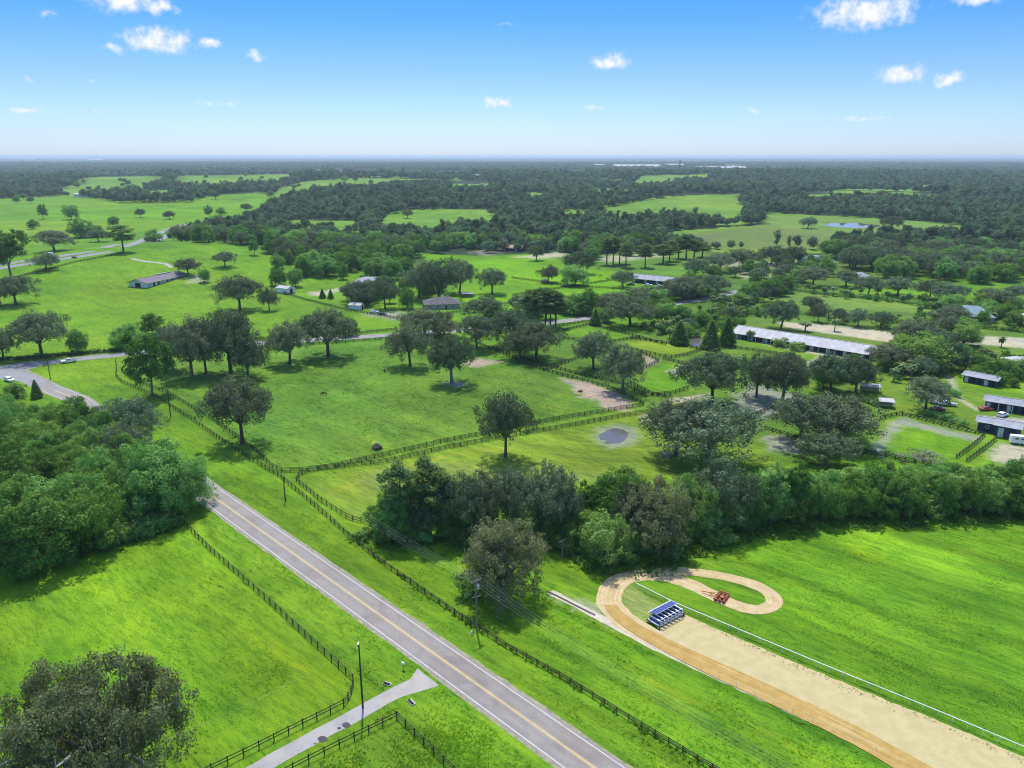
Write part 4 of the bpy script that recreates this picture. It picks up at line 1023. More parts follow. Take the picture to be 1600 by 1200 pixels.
for (poly, sp_, kinds, hr, lab), nmax in zip(MIDWOOD, (95, 80, 50, 100)):
    PW = pxpoly(poly); big = PW.mean(0) + (PW - PW.mean(0)) * 1.25
    pts = scatter(big, sp_, gm)
    wx_ = (fbm(pts[:, 0] / 38, pts[:, 1] / 60, 3) - .5) * 80; wy_ = (fbm(pts[:, 0] / 38, pts[:, 1] / 60, 4) - .5) * 110
    pts = pts[inside(PW, pts[:, 0] + wx_, pts[:, 1] + wy_) & (fbm(pts[:, 0] / 30, pts[:, 1] / 45, 5) < .70)]
    pts = [q for q in pts[np.argsort(pts[:, 1])] if seen(q[0], q[1], 60)]
    REST += pts[nmax:]
    for x, y in pts[:nmax]:
        k = str(gm.choice(kinds)); h = gm.uniform(*hr)
        plant_at(k, (x, y, float(hgt(x, y))), h, h * gm.uniform(.95, 1.35) if k in ('oak', 'lush') else h * .6, KINDLOOK[k] + ' ' + lab[lab.index('in the'):], KINDLOOK[k] + 's ' + lab[lab.index('in the'):])
# loose tree belts between the paddocks and gardens of the right half
BELT = [([(1340, 592), (1350, 570), (1400, 558), (1500, 572), (1490, 592), (1420, 592)], 8.5, ['lush', 'oak', 'bright'], (5, 9), 'belt behind the parked pickups'),
 ([(1490, 562), (1600, 575), (1640, 600), (1560, 602), (1500, 588)], 8.5, ['lush', 'bright', 'bright'], (4, 8), 'garden of the navy sheds'),
 ([(1030, 522), (1100, 505), (1160, 495), (1160, 512), (1090, 530)], 9.5, ['lush', 'bright', 'oak'], (4, 8), 'belt around the garden pond'),
 ([(1385, 545), (1440, 520), (1530, 522), (1520, 545), (1440, 555)], 10, ['oak', 'lush'], (6, 10), 'belt beyond the end of the long barn'),
 ([(1470, 472), (1620, 480), (1620, 516), (1480, 506)], 12, ['lush', 'oak', 'bright'], (5, 9), 'garden around the blue hip roof'),
 ([(1100, 472), (1230, 442), (1250, 456), (1150, 482)], 12, ['lush', 'oak'], (5, 9), 'belt above the nursery'),
 ([(930, 488), (1100, 444), (1110, 466), (950, 498)], 12.5, ['oak', 'oak', 'lush'], (7, 11), 'tree belt along the cross road below the dark barn'),
 ([(1110, 432), (1240, 408), (1310, 418), (1300, 436), (1180, 446)], 17, ['oak', 'lush'], (7, 11), 'gardens left of the pale roofed house'),
 ([(740, 505), (800, 490), (900, 480), (905, 492), (830, 512)], 13, ['oak', 'lush'], (8, 12), 'belt along the cross road by the pines'),
 ([(1265, 610), (1280, 590), (1330, 586), (1345, 606)], 9, ['oak_moss', 'lush'], (6, 10), 'clump left of the run-in sheds'),
 ([(1140, 600), (1200, 580), (1270, 586), (1250, 604)], 13, ['oak_moss', 'oak'], (8, 12), 'clump behind the grey bare ground'),
 ([(540, 470), (600, 452), (660, 446), (700, 462), (640, 478)], 13, ['oak', 'lush', 'slender'], (8, 12), 'garden between the two houses')]
gb_ = np.random.default_rng(66)
for poly, sp_, kinds, hr, where in BELT:
    for x, y in scatter(pxpoly(poly), sp_, gb_):
        k = str(gb_.choice(kinds)); h = gb_.uniform(*hr)
        plant_at(k, (x, y, 0), h, h * gb_.uniform(.9, 1.4) * (.6 if k == 'slender' else 1), KINDLOOK[k] + ' in the ' + where, KINDLOOK[k] + 's in the ' + where)
# nursery palms and shrubs on the right
NURS = [([(1000, 512), (1040, 500), (1110, 490), (1170, 492), (1170, 505), (1100, 515), (1090, 528), (1040, 530)], 5.4, .4, 'nursery around the conical trees'),
        ([(1090, 490), (1120, 468), (1200, 474), (1260, 486), (1180, 496)], 6.6, .45, 'nursery above the long barn'),
        ([(1270, 486), (1330, 492), (1400, 500), (1450, 490), (1480, 505), (1400, 512), (1290, 500)], 7.5, .55, 'lawn garden by the arena'),
        ([(1390, 600), (1400, 575), (1480, 572), (1490, 590), (1440, 596)], 4.4, .8, 'palm row above the parked pickups'),
        ([(1480, 545), (1560, 560), (1620, 560), (1620, 620), (1540, 600), (1490, 580)], 6.5, .5, 'garden of the navy sheds'),
        ([(1440, 480), (1500, 476), (1620, 490), (1620, 520), (1530, 512), (1470, 500)], 8.5, .2, 'garden of the blue roofed house'),
        ([(1235, 452), (1300, 455), (1440, 470), (1500, 482), (1420, 476), (1300, 466)], 8, .65, 'planted strip below the lane row')]
gn = np.random.default_rng(44)
for poly, sp_, pf, where in NURS:
    for x, y in scatter(pxpoly(poly), sp_, gn):
        if gn.random() < pf:
            h = gn.uniform(3.5, 6.5); plant_at('palm', (x, y, 0), h, h * .75, 'small palm in the ' + where, 'palms in the ' + where)
        else:
            w = gn.uniform(2.5, 6.0); plant_at('shrub', (x, y, 0), w * gn.uniform(.6, .95), w, 'round shrub in the ' + where, 'shrubs in the ' + where)
for k, bx, by, ty, w, lab in [('grey_shrub', 1442, 722, 702, 62, 'bare grey shrub at the near side of the round paddock'), ('shrub', 1220, 541, 528, 26, 'round bush in front of the long barn, left'), ('shrub', 1246, 547, 534, 24, 'round bush in front of the long barn, right'),
        ('palm', 1172, 532, 517, 15, 'palm in front of the left end of the long barn'), ('palm', 1564, 543, 526, 12, 'palm standing alone in the sandy arena'), ('palm', 1258, 518, 503, 20, 'palm group at the arena edge behind the barn'), ('palm', 1304, 517, 498, 14, 'clipped palm beside the dark trees of the arena edge'),
        ('slender', 706, 423, 398, 8, 'thin young tree at the edge of the bright field')]:
    plant(k, bx, by, ty, w, lab)
# hedges
def hedge(pts, w, h, label):
    c = resample(catmull(wpts(pts), 1.0), 1.1)
    g = np.random.default_rng(int(abs(c[0, 0]) * 10) + 3)
    S = np.repeat(c[:, :3], 3, 0) + g.normal(size=(len(c) * 3, 3)) * np.array((.35, w * .25, h * .2)) + np.array((0, 0, h * .55))
    V, F, T = cards(g, S, np.full(len(S), h * .42), int(len(S) * 55), .22, S.mean(0) - np.array((0, 0, 20)), up=.2)
    V[:, 2] = np.maximum(V[:, 2], .03)
    o = link('hedge', fast_mesh('hedge', V - c[0], F, m_lush, {'tint': T}), None, tuple(c[0]))
    tag(o, label, 'hedge')
hedge([(1442, 648), (1460, 652), (1485, 660), (1510, 667)], 2.0, 2.2, 'thick dark hedge above the round paddock')
hedge([(1330, 623), (1350, 628), (1372, 636)], 2.4, 2.2, 'short hedge left of the small open shed')
hedge([(1468, 606), (1482, 612), (1498, 622)], 2.2, 2.2, 'hedge behind the parked pickups')
hedge([(1232, 453), (1300, 462), (1380, 469), (1450, 480)], 2, 2.0, 'long low clipped hedge above the arena lawn')
hedge([(0, 563), (60, 559), (125, 553), (212, 547)], 1.4, 1.5, 'rough dark hedge along the fence above the junction')
hedge([(1380, 505), (1480, 508), (1620, 522)], 2.0, 2.0, 'hedge at the far side of the sandy arena')

# ------------------------------------------------------------------ far woods: masses nobody could count
def low_tree(name, seed, W0, H0, n, size, mat, cone=False):
    g = np.random.default_rng(seed)
    m = 26
    d = unit(g.normal(size=(m, 3)) + np.array((0, 0, .35)))
    C = d * np.array((W0 * .32, W0 * .32, H0 * .26)) * g.uniform(.6, 1.1, (m, 1)) + np.array((0, 0, H0 * .60))
    if cone: C = np.stack([g.normal(size=m) * W0 * .14, g.normal(size=m) * W0 * .14, H0 * np.linspace(.35, .96, m)], 1)
    V, F, T = cards(g, C, np.full(m, W0 * .2), n, size, np.array((0, 0, H0 * .4)), up=.35)
    V[:, 2] = np.maximum(V[:, 2], .2)
    return bpy.data.objects.new(name, fast_mesh(name, V, F, mat, {'tint': T}))
far_col = bpy.data.collections.new('far_tree_shapes')
for i, o in enumerate([low_tree('far_crown', 301, 13, 13, 1100, .72, m_far), low_tree('far_crown', 302, 15, 12, 1100, .75, m_far), low_tree('far_crown', 303, 10, 14, 900, .62, m_far), low_tree('far_pine_crown', 304, 8, 16, 700, .6, m_far, True)]):
    far_col.objects.link(o)
def wood_nodes():
    ng = bpy.data.node_groups.new('wood_instances', 'GeometryNodeTree')
    ng.interface.new_socket('Geometry', in_out='INPUT', socket_type='NodeSocketGeometry')
    ng.interface.new_socket('Geometry', in_out='OUTPUT', socket_type='NodeSocketGeometry')
    gi, go = ng.nodes.new('NodeGroupInput'), ng.nodes.new('NodeGroupOutput')
    ci = ng.nodes.new('GeometryNodeCollectionInfo'); ci.inputs[0].default_value = far_col; ci.inputs[1].default_value = True; ci.inputs[2].default_value = True
    ip = ng.nodes.new('GeometryNodeInstanceOnPoints'); ip.inputs['Pick Instance'].default_value = True
    def att(n, t):
        a = ng.nodes.new('GeometryNodeInputNamedAttribute'); a.data_type = t; a.inputs[0].default_value = n; return a.outputs[0]
    L = ng.links.new
    L(gi.outputs[0], ip.inputs['Points']); L(ci.outputs[0], ip.inputs['Instance'])
    L(att('pick', 'INT'), ip.inputs['Instance Index']); L(att('size', 'FLOAT_VECTOR'), ip.inputs['Scale'])
    rot = ng.nodes.new('ShaderNodeCombineXYZ'); L(att('turn', 'FLOAT'), rot.inputs[2]); L(rot.outputs[0], ip.inputs['Rotation'])
    L(ip.outputs[0], go.inputs[0])
    return ng
NG = wood_nodes()
def wood(name, P, smin, smax, g, pick_p):
    n = len(P)
    me = bpy.data.meshes.new(name); me.vertices.add(n)
    me.vertices.foreach_set('co', np.c_[P, hgt(P[:, 0], P[:, 1]) - .3].astype(np.float32).ravel())
    a = me.attributes.new('pick', 'INT', 'POINT'); a.data.foreach_set('value', g.choice(4, n, p=pick_p).astype(np.int32))
    s = g.uniform(smin, smax, n) * (.62 + .76 * fbm(P[:, 0] / 70, P[:, 1] / 90, 15)); v = np.stack([s * g.uniform(.85, 1.2, n), s * g.uniform(.85, 1.2, n), np.minimum(s, 1.5) * g.uniform(.75, 1.15, n)], 1)
    a = me.attributes.new('size', 'FLOAT_VECTOR', 'POINT'); a.data.foreach_set('vector', v.astype(np.float32).ravel())
    a = me.attributes.new('turn', 'FLOAT', 'POINT'); a.data.foreach_set('value', (g.random(n) * 6.28).astype(np.float32))
    o = link(name, me); tag(o, kind='stuff')
    md = o.modifiers.new('instances', 'NODES'); md.node_group = NG
    return o
def in_any(polys, x, y):
    r = np.zeros(x.shape, bool)
    for P in polys: r |= inside(P, x, y)
    return r
gf_ = np.random.default_rng(55)
MIDP = [pxpoly(m[0]) for m in MIDWOOD]
OPEN = FIELDS + [pxpoly(p) for p in [[(-500, 420), (262, 362), (440, 398), (440, 520), (-500, 640)], [(640, 398), (720, 396), (860, 394), (1000, 400), (1110, 390), (1300, 392), (1300, 420), (1700, 440), (1700, 700), (600, 700), (600, 440)], [(440, 402), (640, 405), (640, 500), (440, 500)]]]
def wedge(y0, y1, sp, m=1.12):
    P = scatter(np.array([(-y0 * .72 * m - 60, y0), (y0 * .72 * m + 60, y0), (y1 * .72 * m, y1), (-y1 * .72 * m, y1)]), sp, gf_)
    return P
P1 = wedge(560, 1500, 10.5)
keep = ~in_any(OPEN, P1[:, 0], P1[:, 1]) & ~in_any(MIDP, P1[:, 0], P1[:, 1]) & ~clearing(P1[:, 0], P1[:, 1])
hd = segdist(hw_c[:, :2], P1[:, 0], P1[:, 1], False) > 30
wood('mid_wood', np.vstack([P1[keep & hd], np.array(REST)]), .62, 1.12, gf_, (.34, .3, .24, .12))
P2 = wedge(1500, 3200, 14)
keep = ~in_any(OPEN, P2[:, 0], P2[:, 1]) & ~clearing(P2[:, 0], P2[:, 1]); thin = fbm(P2[:, 0] / 240, P2[:, 1] / 240, 9) < .70
wood('far_wood', P2[keep & thin], .85, 1.4, gf_, (.34, .3, .22, .14))
P3 = wedge(3200, 9000, 34)
keep = ~in_any(OPEN, P3[:, 0], P3[:, 1]) & ~clearing(P3[:, 0], P3[:, 1]); thin = fbm(P3[:, 0] / 500, P3[:, 1] / 900, 19) < .66
wood('distant_wood', P3[keep & thin], 1.6, 3.0, gf_, (.4, .4, .1, .1))
# single trees dotted over the far fields
for i, P in enumerate(FIELDS[:8]):
    pts = scatter(P, 62, gf_)
    for x, y in pts:
        if gf_.random() < .22 and y < 2600:
            h = gf_.uniform(9, 14); plant_at('lush' if gf_.random() < .5 else 'oak', (x, y, float(hgt(x, y))), h, h * gf_.uniform(1, 1.4), 'tree dotted over the far pale green fields', 'trees dotted over the far fields')
# ------------------------------------------------------------------ fences
m_fence = pmat('fence_black_board', (.040, .033, .027), rough=.8, var=.45, scale=3.0)
m_rail_white = pmat('white_pvc_rail', (.78, .80, .78), rough=.45, var=.08, scale=2)
m_wire_post = pmat('grey_wood_post', (.22, .20, .17), rough=.9, var=.35, scale=3)
POST = MB().box((0, 0, .70), (.14, .14, 1.5)).mesh('post', m_fence)
BOARD = MB().box((.5, 0, 0), (1.0, .035, .15)).mesh('board', m_fence)
WPOST = MB().tube([(0, 0, -.1), (0, 0, 1.0)], .05, 6).mesh('post', m_rail_white)
WRAIL = MB().tube([(0, 0, 0), (1, 0, 0)], .075, 7).mesh('rail', m_rail_white)
fr = random.Random(4)
def board_fence(pts, label, near=True, boards=(1.28, .93, .58, .25), spacing=2.44, hs=1.0, world=False, name='board_fence'):
    c = np.array(pts if world else wpts(pts), float)
    c = resample(c, spacing)
    root = thing(name, label, 'fence', tuple(c[0]))
    L = c - c[0]
    pb = MB(); bb = MB()
    for i, p in enumerate(L):
        j = min(i, len(L) - 2); d = L[j + 1] - L[j]; a = math.atan2(d[1], d[0])
        if near:
            o = link('post', POST, root, tuple(p), a + fr.uniform(-.05, .05)); o.scale = (1, 1, hs * fr.uniform(.96, 1.05))
        else: pb.box((p[0], p[1], p[2] + .70 * hs), (.2, .2, 1.5 * hs), a)
    for i in range(len(L) - 1):
        d = L[i + 1] - L[i]; n = float(np.linalg.norm(d[:2])); a = math.atan2(d[1], d[0]); off = np.array((-math.sin(a), math.cos(a), 0)) * .09
        for z in boards:
            q = L[i] + off + np.array((0, 0, z * hs + fr.uniform(-.02, .02)))
            if near: link('board', BOARD, root, tuple(q), a, (n, 1, 1))
            else: bb.box(tuple(q + d / 2), (n, .05, .21), a)
    if not near:
        tag(pb.build('post_row', m_fence, root), kind='stuff'); tag(bb.build('board_row', m_fence, root), kind='stuff')
    return root
F3B = (1.25, .80, .35)
board_fence([(288, 820), (330, 862), (380, 906), (430, 951), (490, 1007), (552, 1064)], 'black board fence along the left pasture beside the main road', boards=F3B)
board_fence([(552, 1064), (551, 1078), (545, 1092), (537, 1103)], 'short curved black fence at the pasture corner by the driveway', boards=F3B, spacing=1.6)
board_fence([(537, 1103), (500, 1122), (455, 1144), (400, 1172), (330, 1206), (250, 1245)], 'black fence along the far side of the concrete driveway', boards=(1.25, .7))
board_fence([(620, 1123), (575, 1145), (520, 1172), (460, 1203), (380, 1245)], 'black fence along the near side of the driveway', boards=(1.25, .7))
board_fence([(620, 1123), (655, 1157), (700, 1200), (760, 1258)], 'black wire-backed fence running down from the driveway corner to the bottom edge', boards=(1.25, .8, .35))
board_fence([(530, 826), (590, 876), (650, 918), (720, 966), (790, 1012), (880, 1062), (1000, 1137), (1120, 1208), (1240, 1280)], 'low overgrown board fence along the right side of the main road', boards=(1.15, .8, .45), hs=.9)
board_fence([(183, 576), (181, 588), (190, 598), (205, 604), (245, 622), (300, 657), (365, 702), (437, 746), (485, 786), (530, 825)], 'outer board fence of the double roadside fence by the horse pasture', boards=F3B)
board_fence([(190, 580), (196, 586), (215, 598), (260, 614), (330, 655), (400, 706), (424, 730), (440, 738)], 'inner board fence of the double roadside fence by the horse pasture', boards=F3B)
board_fence([(440, 738), (475, 737), (520, 731), (600, 713), (700, 690), (775, 676), (850, 660), (950, 643), (1006, 634)], 'upper fence of the double cross fence below the horse pasture', boards=(1.28, .93, .58, .25))
board_fence([(463, 752), (470, 742), (490, 736), (600, 724), (700, 701), (780, 686), (850, 674), (960, 654), (1030, 642)], 'lower fence of the double cross fence below the horse pasture', boards=(1.28, .93, .58, .25))
board_fence([(463, 752), (500, 783), (545, 812), (600, 824), (620, 822)], 'inner roadside fence below the cross fence, running into the hedgerow', boards=F3B)
FARF = [([(190, 580), (200, 568), (230, 560), (400, 546), (520, 537), (625, 529), (700, 524), (742, 536)], 'board fence between the horse pasture and the cross road'),
 ([(-40, 566), (60, 561), (130, 555), (215, 547), (300, 539), (420, 530), (560, 522), (620, 516)], 'dark fence along the hill pasture side of the cross road'),
 ([(742, 536), (790, 556), (850, 580), (920, 598), (960, 610), (985, 622), (1006, 634)], 'fence down the right side of the horse pasture'),
 ([(770, 545), (850, 572), (920, 590), (975, 602), (1010, 620), (1050, 616), (1075, 608)], 'fence along the lane right of the horse pasture'),
 ([(850, 580), (905, 560), (960, 545)], 'cross fence left of the shady paddock oaks'),
 ([(870, 520), (920, 508), (970, 520), (1040, 540)], 'upper fence of the small paddocks by the cross road'),
 ([(880, 530), (950, 536), (1000, 528)], 'fence between two small paddocks'),
 ([(962, 541), (1000, 550), (1030, 557), (1050, 560), (1075, 555), (1098, 547)], 'near fence of the light green paddock'),
 ([(985, 530), (1040, 537), (1096, 547)], 'far fence of the light green paddock'),
 ([(1000, 552), (1030, 565), (1010, 575), (985, 588)], 'fence of the paddock with the bare lane'),
 ([(1036, 562), (1060, 568), (1085, 574)], 'fence at the head of the bright paddock'),
 ([(985, 600), (1020, 618), (1050, 624)], 'fence at the foot of the bright paddock'),
 ([(1098, 547), (1150, 545), (1200, 552), (1250, 560)], 'fence along the paddock before the long barn'),
 ([(1110, 556), (1180, 572), (1260, 585)], 'fence of the lane below the long barn'),
 ([(1160, 660), (1200, 640), (1250, 622)], 'fence of the grey paddock under the mossy oaks'),
 ([(1195, 672), (1260, 690), (1330, 705), (1400, 718), (1430, 724)], 'fence behind the hedgerow by the round paddock'),
 ([(1375, 656), (1398, 650), (1410, 648)], 'short gate fence at the round paddock corner'),
 ([(1410, 650), (1440, 657), (1480, 668), (1538, 681)], 'fence along the far side of the round paddock'),
 ([(1538, 681), (1520, 697), (1494, 716)], 'fence along the right side of the round paddock'),
 ([(1556, 687), (1540, 700), (1510, 722)], 'second fence of the lane right of the round paddock'),
 ([(430, 455), (480, 470), (540, 485), (600, 495), (620, 499)], 'fence at the edge of the hill pasture below the carport'),
 ([(0, 440), (60, 426), (120, 410), (190, 397), (250, 376)], 'fence between the highway and the hill pasture'),
 ([(800, 462), (870, 452), (960, 438), (975, 444)], 'fence across the bright field left of the dark barn'),
 ([(800, 435), (880, 446), (960, 452)], 'fence around the two field oaks'),
 ([(620, 500), (720, 488), (800, 474), (860, 464)], 'fence below the bright field'), ([(862, 512), (920, 503), (930, 506)], 'roadside fence at the right end of the cross road')]
for pts, lab in FARF: board_fence(pts, lab, near=False, boards=F3B, spacing=2.6)
# white running rail of the training track
rail_c = resample(catmull(wpts([(994, 918), (1004, 923), (1020, 931), (1045, 944), (1072, 956), (1110, 972), (1200, 1010), (1300, 1052), (1450, 1113), (1600, 1176), (1720, 1226)]), 1.0), 2.1)
rr_ = thing('running_rail', 'white tube rail along the inside of the sand training track', 'rail', tuple(rail_c[0]))
for i, p in enumerate(rail_c - rail_c[0]):
    link('post', WPOST, rr_, tuple(p))
    if i < len(rail_c) - 1:
        d = rail_c[i + 1] - rail_c[i]; link('rail', WRAIL, rr_, (p[0], p[1], 1.02), math.atan2(d[1], d[0]), (float(np.linalg.norm(d[:2])) + .03, 1, 1))
oc = resample(catmull(wpts([(1000, 1000), (1050, 1026), (1100, 1049), (1200, 1095), (1330, 1155), (1430, 1200), (1560, 1261)]), 1.0), 3.2)
orl = thing('outer_rail', 'thin pale posts with a wire along the road side of the sand track', 'rail', tuple(oc[0]))
STAKE = MB().tube([(0, 0, -.1), (0, 0, .8)], .03, 5).mesh('stake', m_rail_white)
WIRE1 = MB().tube([(0, 0, 0), (1, 0, 0)], .012, 4).mesh('wire', m_wire_post)
for i, p in enumerate(oc - oc[0]):
    link('stake', STAKE, orl, tuple(p))
    if i < len(oc) - 1:
        d = oc[i + 1] - oc[i]; link('wire', WIRE1, orl, (p[0], p[1], .72), math.atan2(d[1], d[0]), (float(np.linalg.norm(d[:2])), 1, 1))
# low white wooden edge at the track corner
eb = MB(); ec = resample(np.array(wpts([(856, 925), (875, 934), (900, 947), (930, 962)])), 2.5)
er = thing('track_kerb_board', 'long pale boards lying on edge at the left end of the track', 'board', tuple(ec[0]))
for i in range(len(ec) - 1):
    d = ec[i + 1] - ec[i]; MB().box((float(np.linalg.norm(d)) / 2, 0, .16), (float(np.linalg.norm(d)) - .04, .12, .34)).build('board', m_conc, er, tuple(ec[i] - ec[0]), math.atan2(d[1], d[0]))

# ------------------------------------------------------------------ poles and power lines
m_pole = pmat('weathered_pole', (.20, .175, .15), rough=.9, var=.35, scale=2.0)
m_pole_dark = pmat('dark_pole', (.055, .05, .045), rough=.8, var=.3, scale=2.0)
m_metal = pmat('galvanised_metal', (.50, .52, .54), rough=.4, metal=.6, var=.15)
m_ins = pmat('grey_insulator', (.45, .46, .47), rough=.35, var=.15)
m_blackm = pmat('black_rubber', (.025, .025, .027), rough=.6, var=.3, scale=6)
def utility_pole(bx, by, ty, label, arm=True, transformer=False, dark=False, lamp=False):
    p = at(bx, by); h = top_of(p, ty)
    t = thing('light_pole' if lamp else 'utility_pole', label, 'pole', tuple(p))
    MB().tube([(0, 0, -.4), (0, 0, h * .5), (0, 0, h)], [.17, .145, .11], 9).build('pole', m_pole_dark if dark else m_pole, t)
    if arm:
        rz = math.atan2(near_line[-1].y - near_line[0].y, near_line[-1].x - near_line[0].x) + math.pi / 2
        a = MB().box((0, 0, h - .35), (2.4, .11, .13)).build('crossarm', m_pole, t, (0, .12, 0), rz)
        for x in (-1.1, -.35, .35, 1.1): MB().tube([(x, 0, h - .28), (x, 0, h - .05)], [.06, .04], 7).build('insulator', m_ins, a)
    if transformer:
        MB().tube([(.38, .1, h - 2.0), (.38, .1, h - 1.95), (.38, .1, h - 1.15), (.38, .1, h - 1.05)], [.2, .24, .24, .1], 12).build('transformer', m_metal, t)
        MB().box((0, .1, h - 3.6), (1.9, .09, .12), .5).build('lower_arm', m_pole, t)
    if lamp:
        MB().box((0, -.35, h - .05), (.22, .7, .12)).build('lamp_head', m_metal, t)
    return p, h
P1p, H1p = utility_pole(745, 986, 906, 'grey utility pole with crossarm and transformer by the roadside fence', True, True)
utility_pole(879, 872, 843, 'short grey utility pole at the foot of the hedgerow', True)
utility_pole(567, 1106, 1003, 'slim dark light pole standing beside the driveway', False, dark=True, lamp=True)
utility_pole(267, 652, 599, 'dark pole beside the double roadside fence, upper one', False, dark=True)
utility_pole(446, 783, 744, 'dark pole in the lane of the double roadside fence, lower one', False, dark=True)
utility_pole(79, 593, 556, 'thin dark pole on the grass triangle at the junction', False, dark=True)
utility_pole(182, 572, 560, 'short dark post where the double fence meets the cross road', False, dark=True)
utility_pole(540, 535, 512, 'thin dark pole beside the flat-crowned oak', False, dark=True)
utility_pole(663, 474, 452, 'pale light pole in the garden of the grey roofed house', False, lamp=True)
def wire(a, b, sag, label, group=None):
    a, b = Vector(a), Vector(b); pts = []
    for i in range(13):
        t = i / 12; q = a.lerp(b, t); q.z -= sag * 4 * t * (1 - t); pts.append(tuple(q - a))
    o = MB().tube(pts, .011, 4, cap=False).build('power_line', m_ins, None, tuple(a)); tag(o, label, 'wire', group)
rd = (near_line[0] - near_line[3]).normalized(); rn = Vector((-rd.y, rd.x, 0))
for i, x in enumerate((-1.1, -.35, .35, 1.1)):
    top1 = P1p + rn * x * 1 + Vector((0, 0, H1p - .05))
    wire(top1, top1 - rd * 58 + Vector((0, 0, -.3)), .9, 'power wire from the transformer pole up towards the hedgerow', 'power wires up the road')
    wire(top1, top1 + rd * 62 + Vector((0, 0, 0)), 1.0, 'power wire from the transformer pole down along the roadside fence', 'power wires down the road')
gq = at(700, 962)
wire(P1p + Vector((0, 0, H1p - 1.3)), gq + Vector((0, 0, .1)), .02, 'upper guy wire of the transformer pole'); wire(P1p + Vector((0, 0, H1p - 2.6)), at(716, 962) + Vector((0, 0, .1)), .02, 'lower guy wire of the transformer pole')
wire(at(300, 1210) + Vector((0, 0, 7.5)), at(562, 1106) + Vector((0, 0, 11.6)), .8, 'service wire crossing the bottom left pasture')

# ------------------------------------------------------------------ mailbox, culverts, stump, hydrant
m_white_p = pmat('white_paint', (.76, .76, .74), rough=.5, var=.1)
m_conc_g = pmat('culvert_concrete', (.42, .40, .37), rough=.9, var=.25, scale=3)
p = at(630, 1046); t = thing('mailbox', 'white mailbox on a post beside the main road and driveway', 'mailbox', tuple(p), .9)
MB().box((0, 0, .55), (.1, .1, 1.2)).build('post', m_wire_post, t)
prof = [(-.28, 1.12), (.28, 1.12), (.28, 1.12)]
mb = MB(); hp = [(.16 * math.cos(a), 1.3 + .16 * math.sin(a)) for a in np.linspace(0, math.pi, 8)]
mb.prism([(-.16, 1.12), (.16, 1.12)] + hp, .62); mb.build('box', m_white_p, t)
MB().box((.0, .32, 1.24), (.24, .03, .26)).build('door', m_metal, t)
for px_, py_, a, lab in ((605, 1069, -.45, 'dark culvert pipe end in the ditch left of the driveway'), (643, 1098, -.9, 'dark culvert pipe end in the ditch right of the driveway')):
    q = at(px_, py_); t = thing('culvert', lab, 'culvert', tuple(q), a)
    MB().box((0, 0, .06), (1.5, .75, .22)).build('headwall', m_conc_g, t)
    MB().tube([(-.6, -.1, .24), (.6, -.1, .24)], [.20, .20], 10).build('pipe', m_blackm, t)
q = at(737, 992); t = thing('utility_box', 'small white utility marker in the grass below the transformer pole', 'marker', tuple(q))
MB().tube([(0, 0, -.1), (0, 0, .75), (0, 0, .9)], [.17, .17, .05], 10).build('housing', m_white_p, t); MB().tube([(0, 0, .42), (0, 0, .5)], [.19, .19], 10).build('band', m_metal, t)
def lump(bx, by, w, h, mat, label, name, cat, seed):
    p = at(bx, by); g = np.random.default_rng(seed); b = MB()
    import bmesh
    bm = bmesh.new(); bmesh.ops.create_icosphere(bm, subdivisions=3, radius=1)
    for v in bm.verts:
        n = v.co.normalized(); k = 1 + .45 * (float(fbm(np.array([n.x * 1.7 + seed]), np.array([n.y * 1.7 + n.z]), seed)[0]) - .5) * 2
        v.co = Vector((n.x * w / 2 * k, n.y * w / 2 * k, max(-.1, n.z * h * k)))
    me = bpy.data.meshes.new(name); bm.to_mesh(me); bm.free(); me.materials.append(mat)
    o = link(name, me, None, tuple(p)); tag(o, label, cat)
m_stump = pmat('weathered_stump', (.10, .085, .075), rough=.95, var=.5, scale=2.0, bump=.8)
lump(589, 701, 3.0, 1.7, m_stump, 'dark weathered stump in the horse pasture by the double cross fence', 'tree_stump', 'stump', 7)
lump(907, 612, 1.8, .8, m_stump, 'dark pile of debris on the bare pink ground', 'debris_pile', 'debris', 9)
lump(1042, 711, 4.0, .5, pmat('brush', (.20, .15, .12), var=.5, scale=3), 'low brown brush heap at the foot of the left pond oak', 'brush_heap', 'debris', 12)

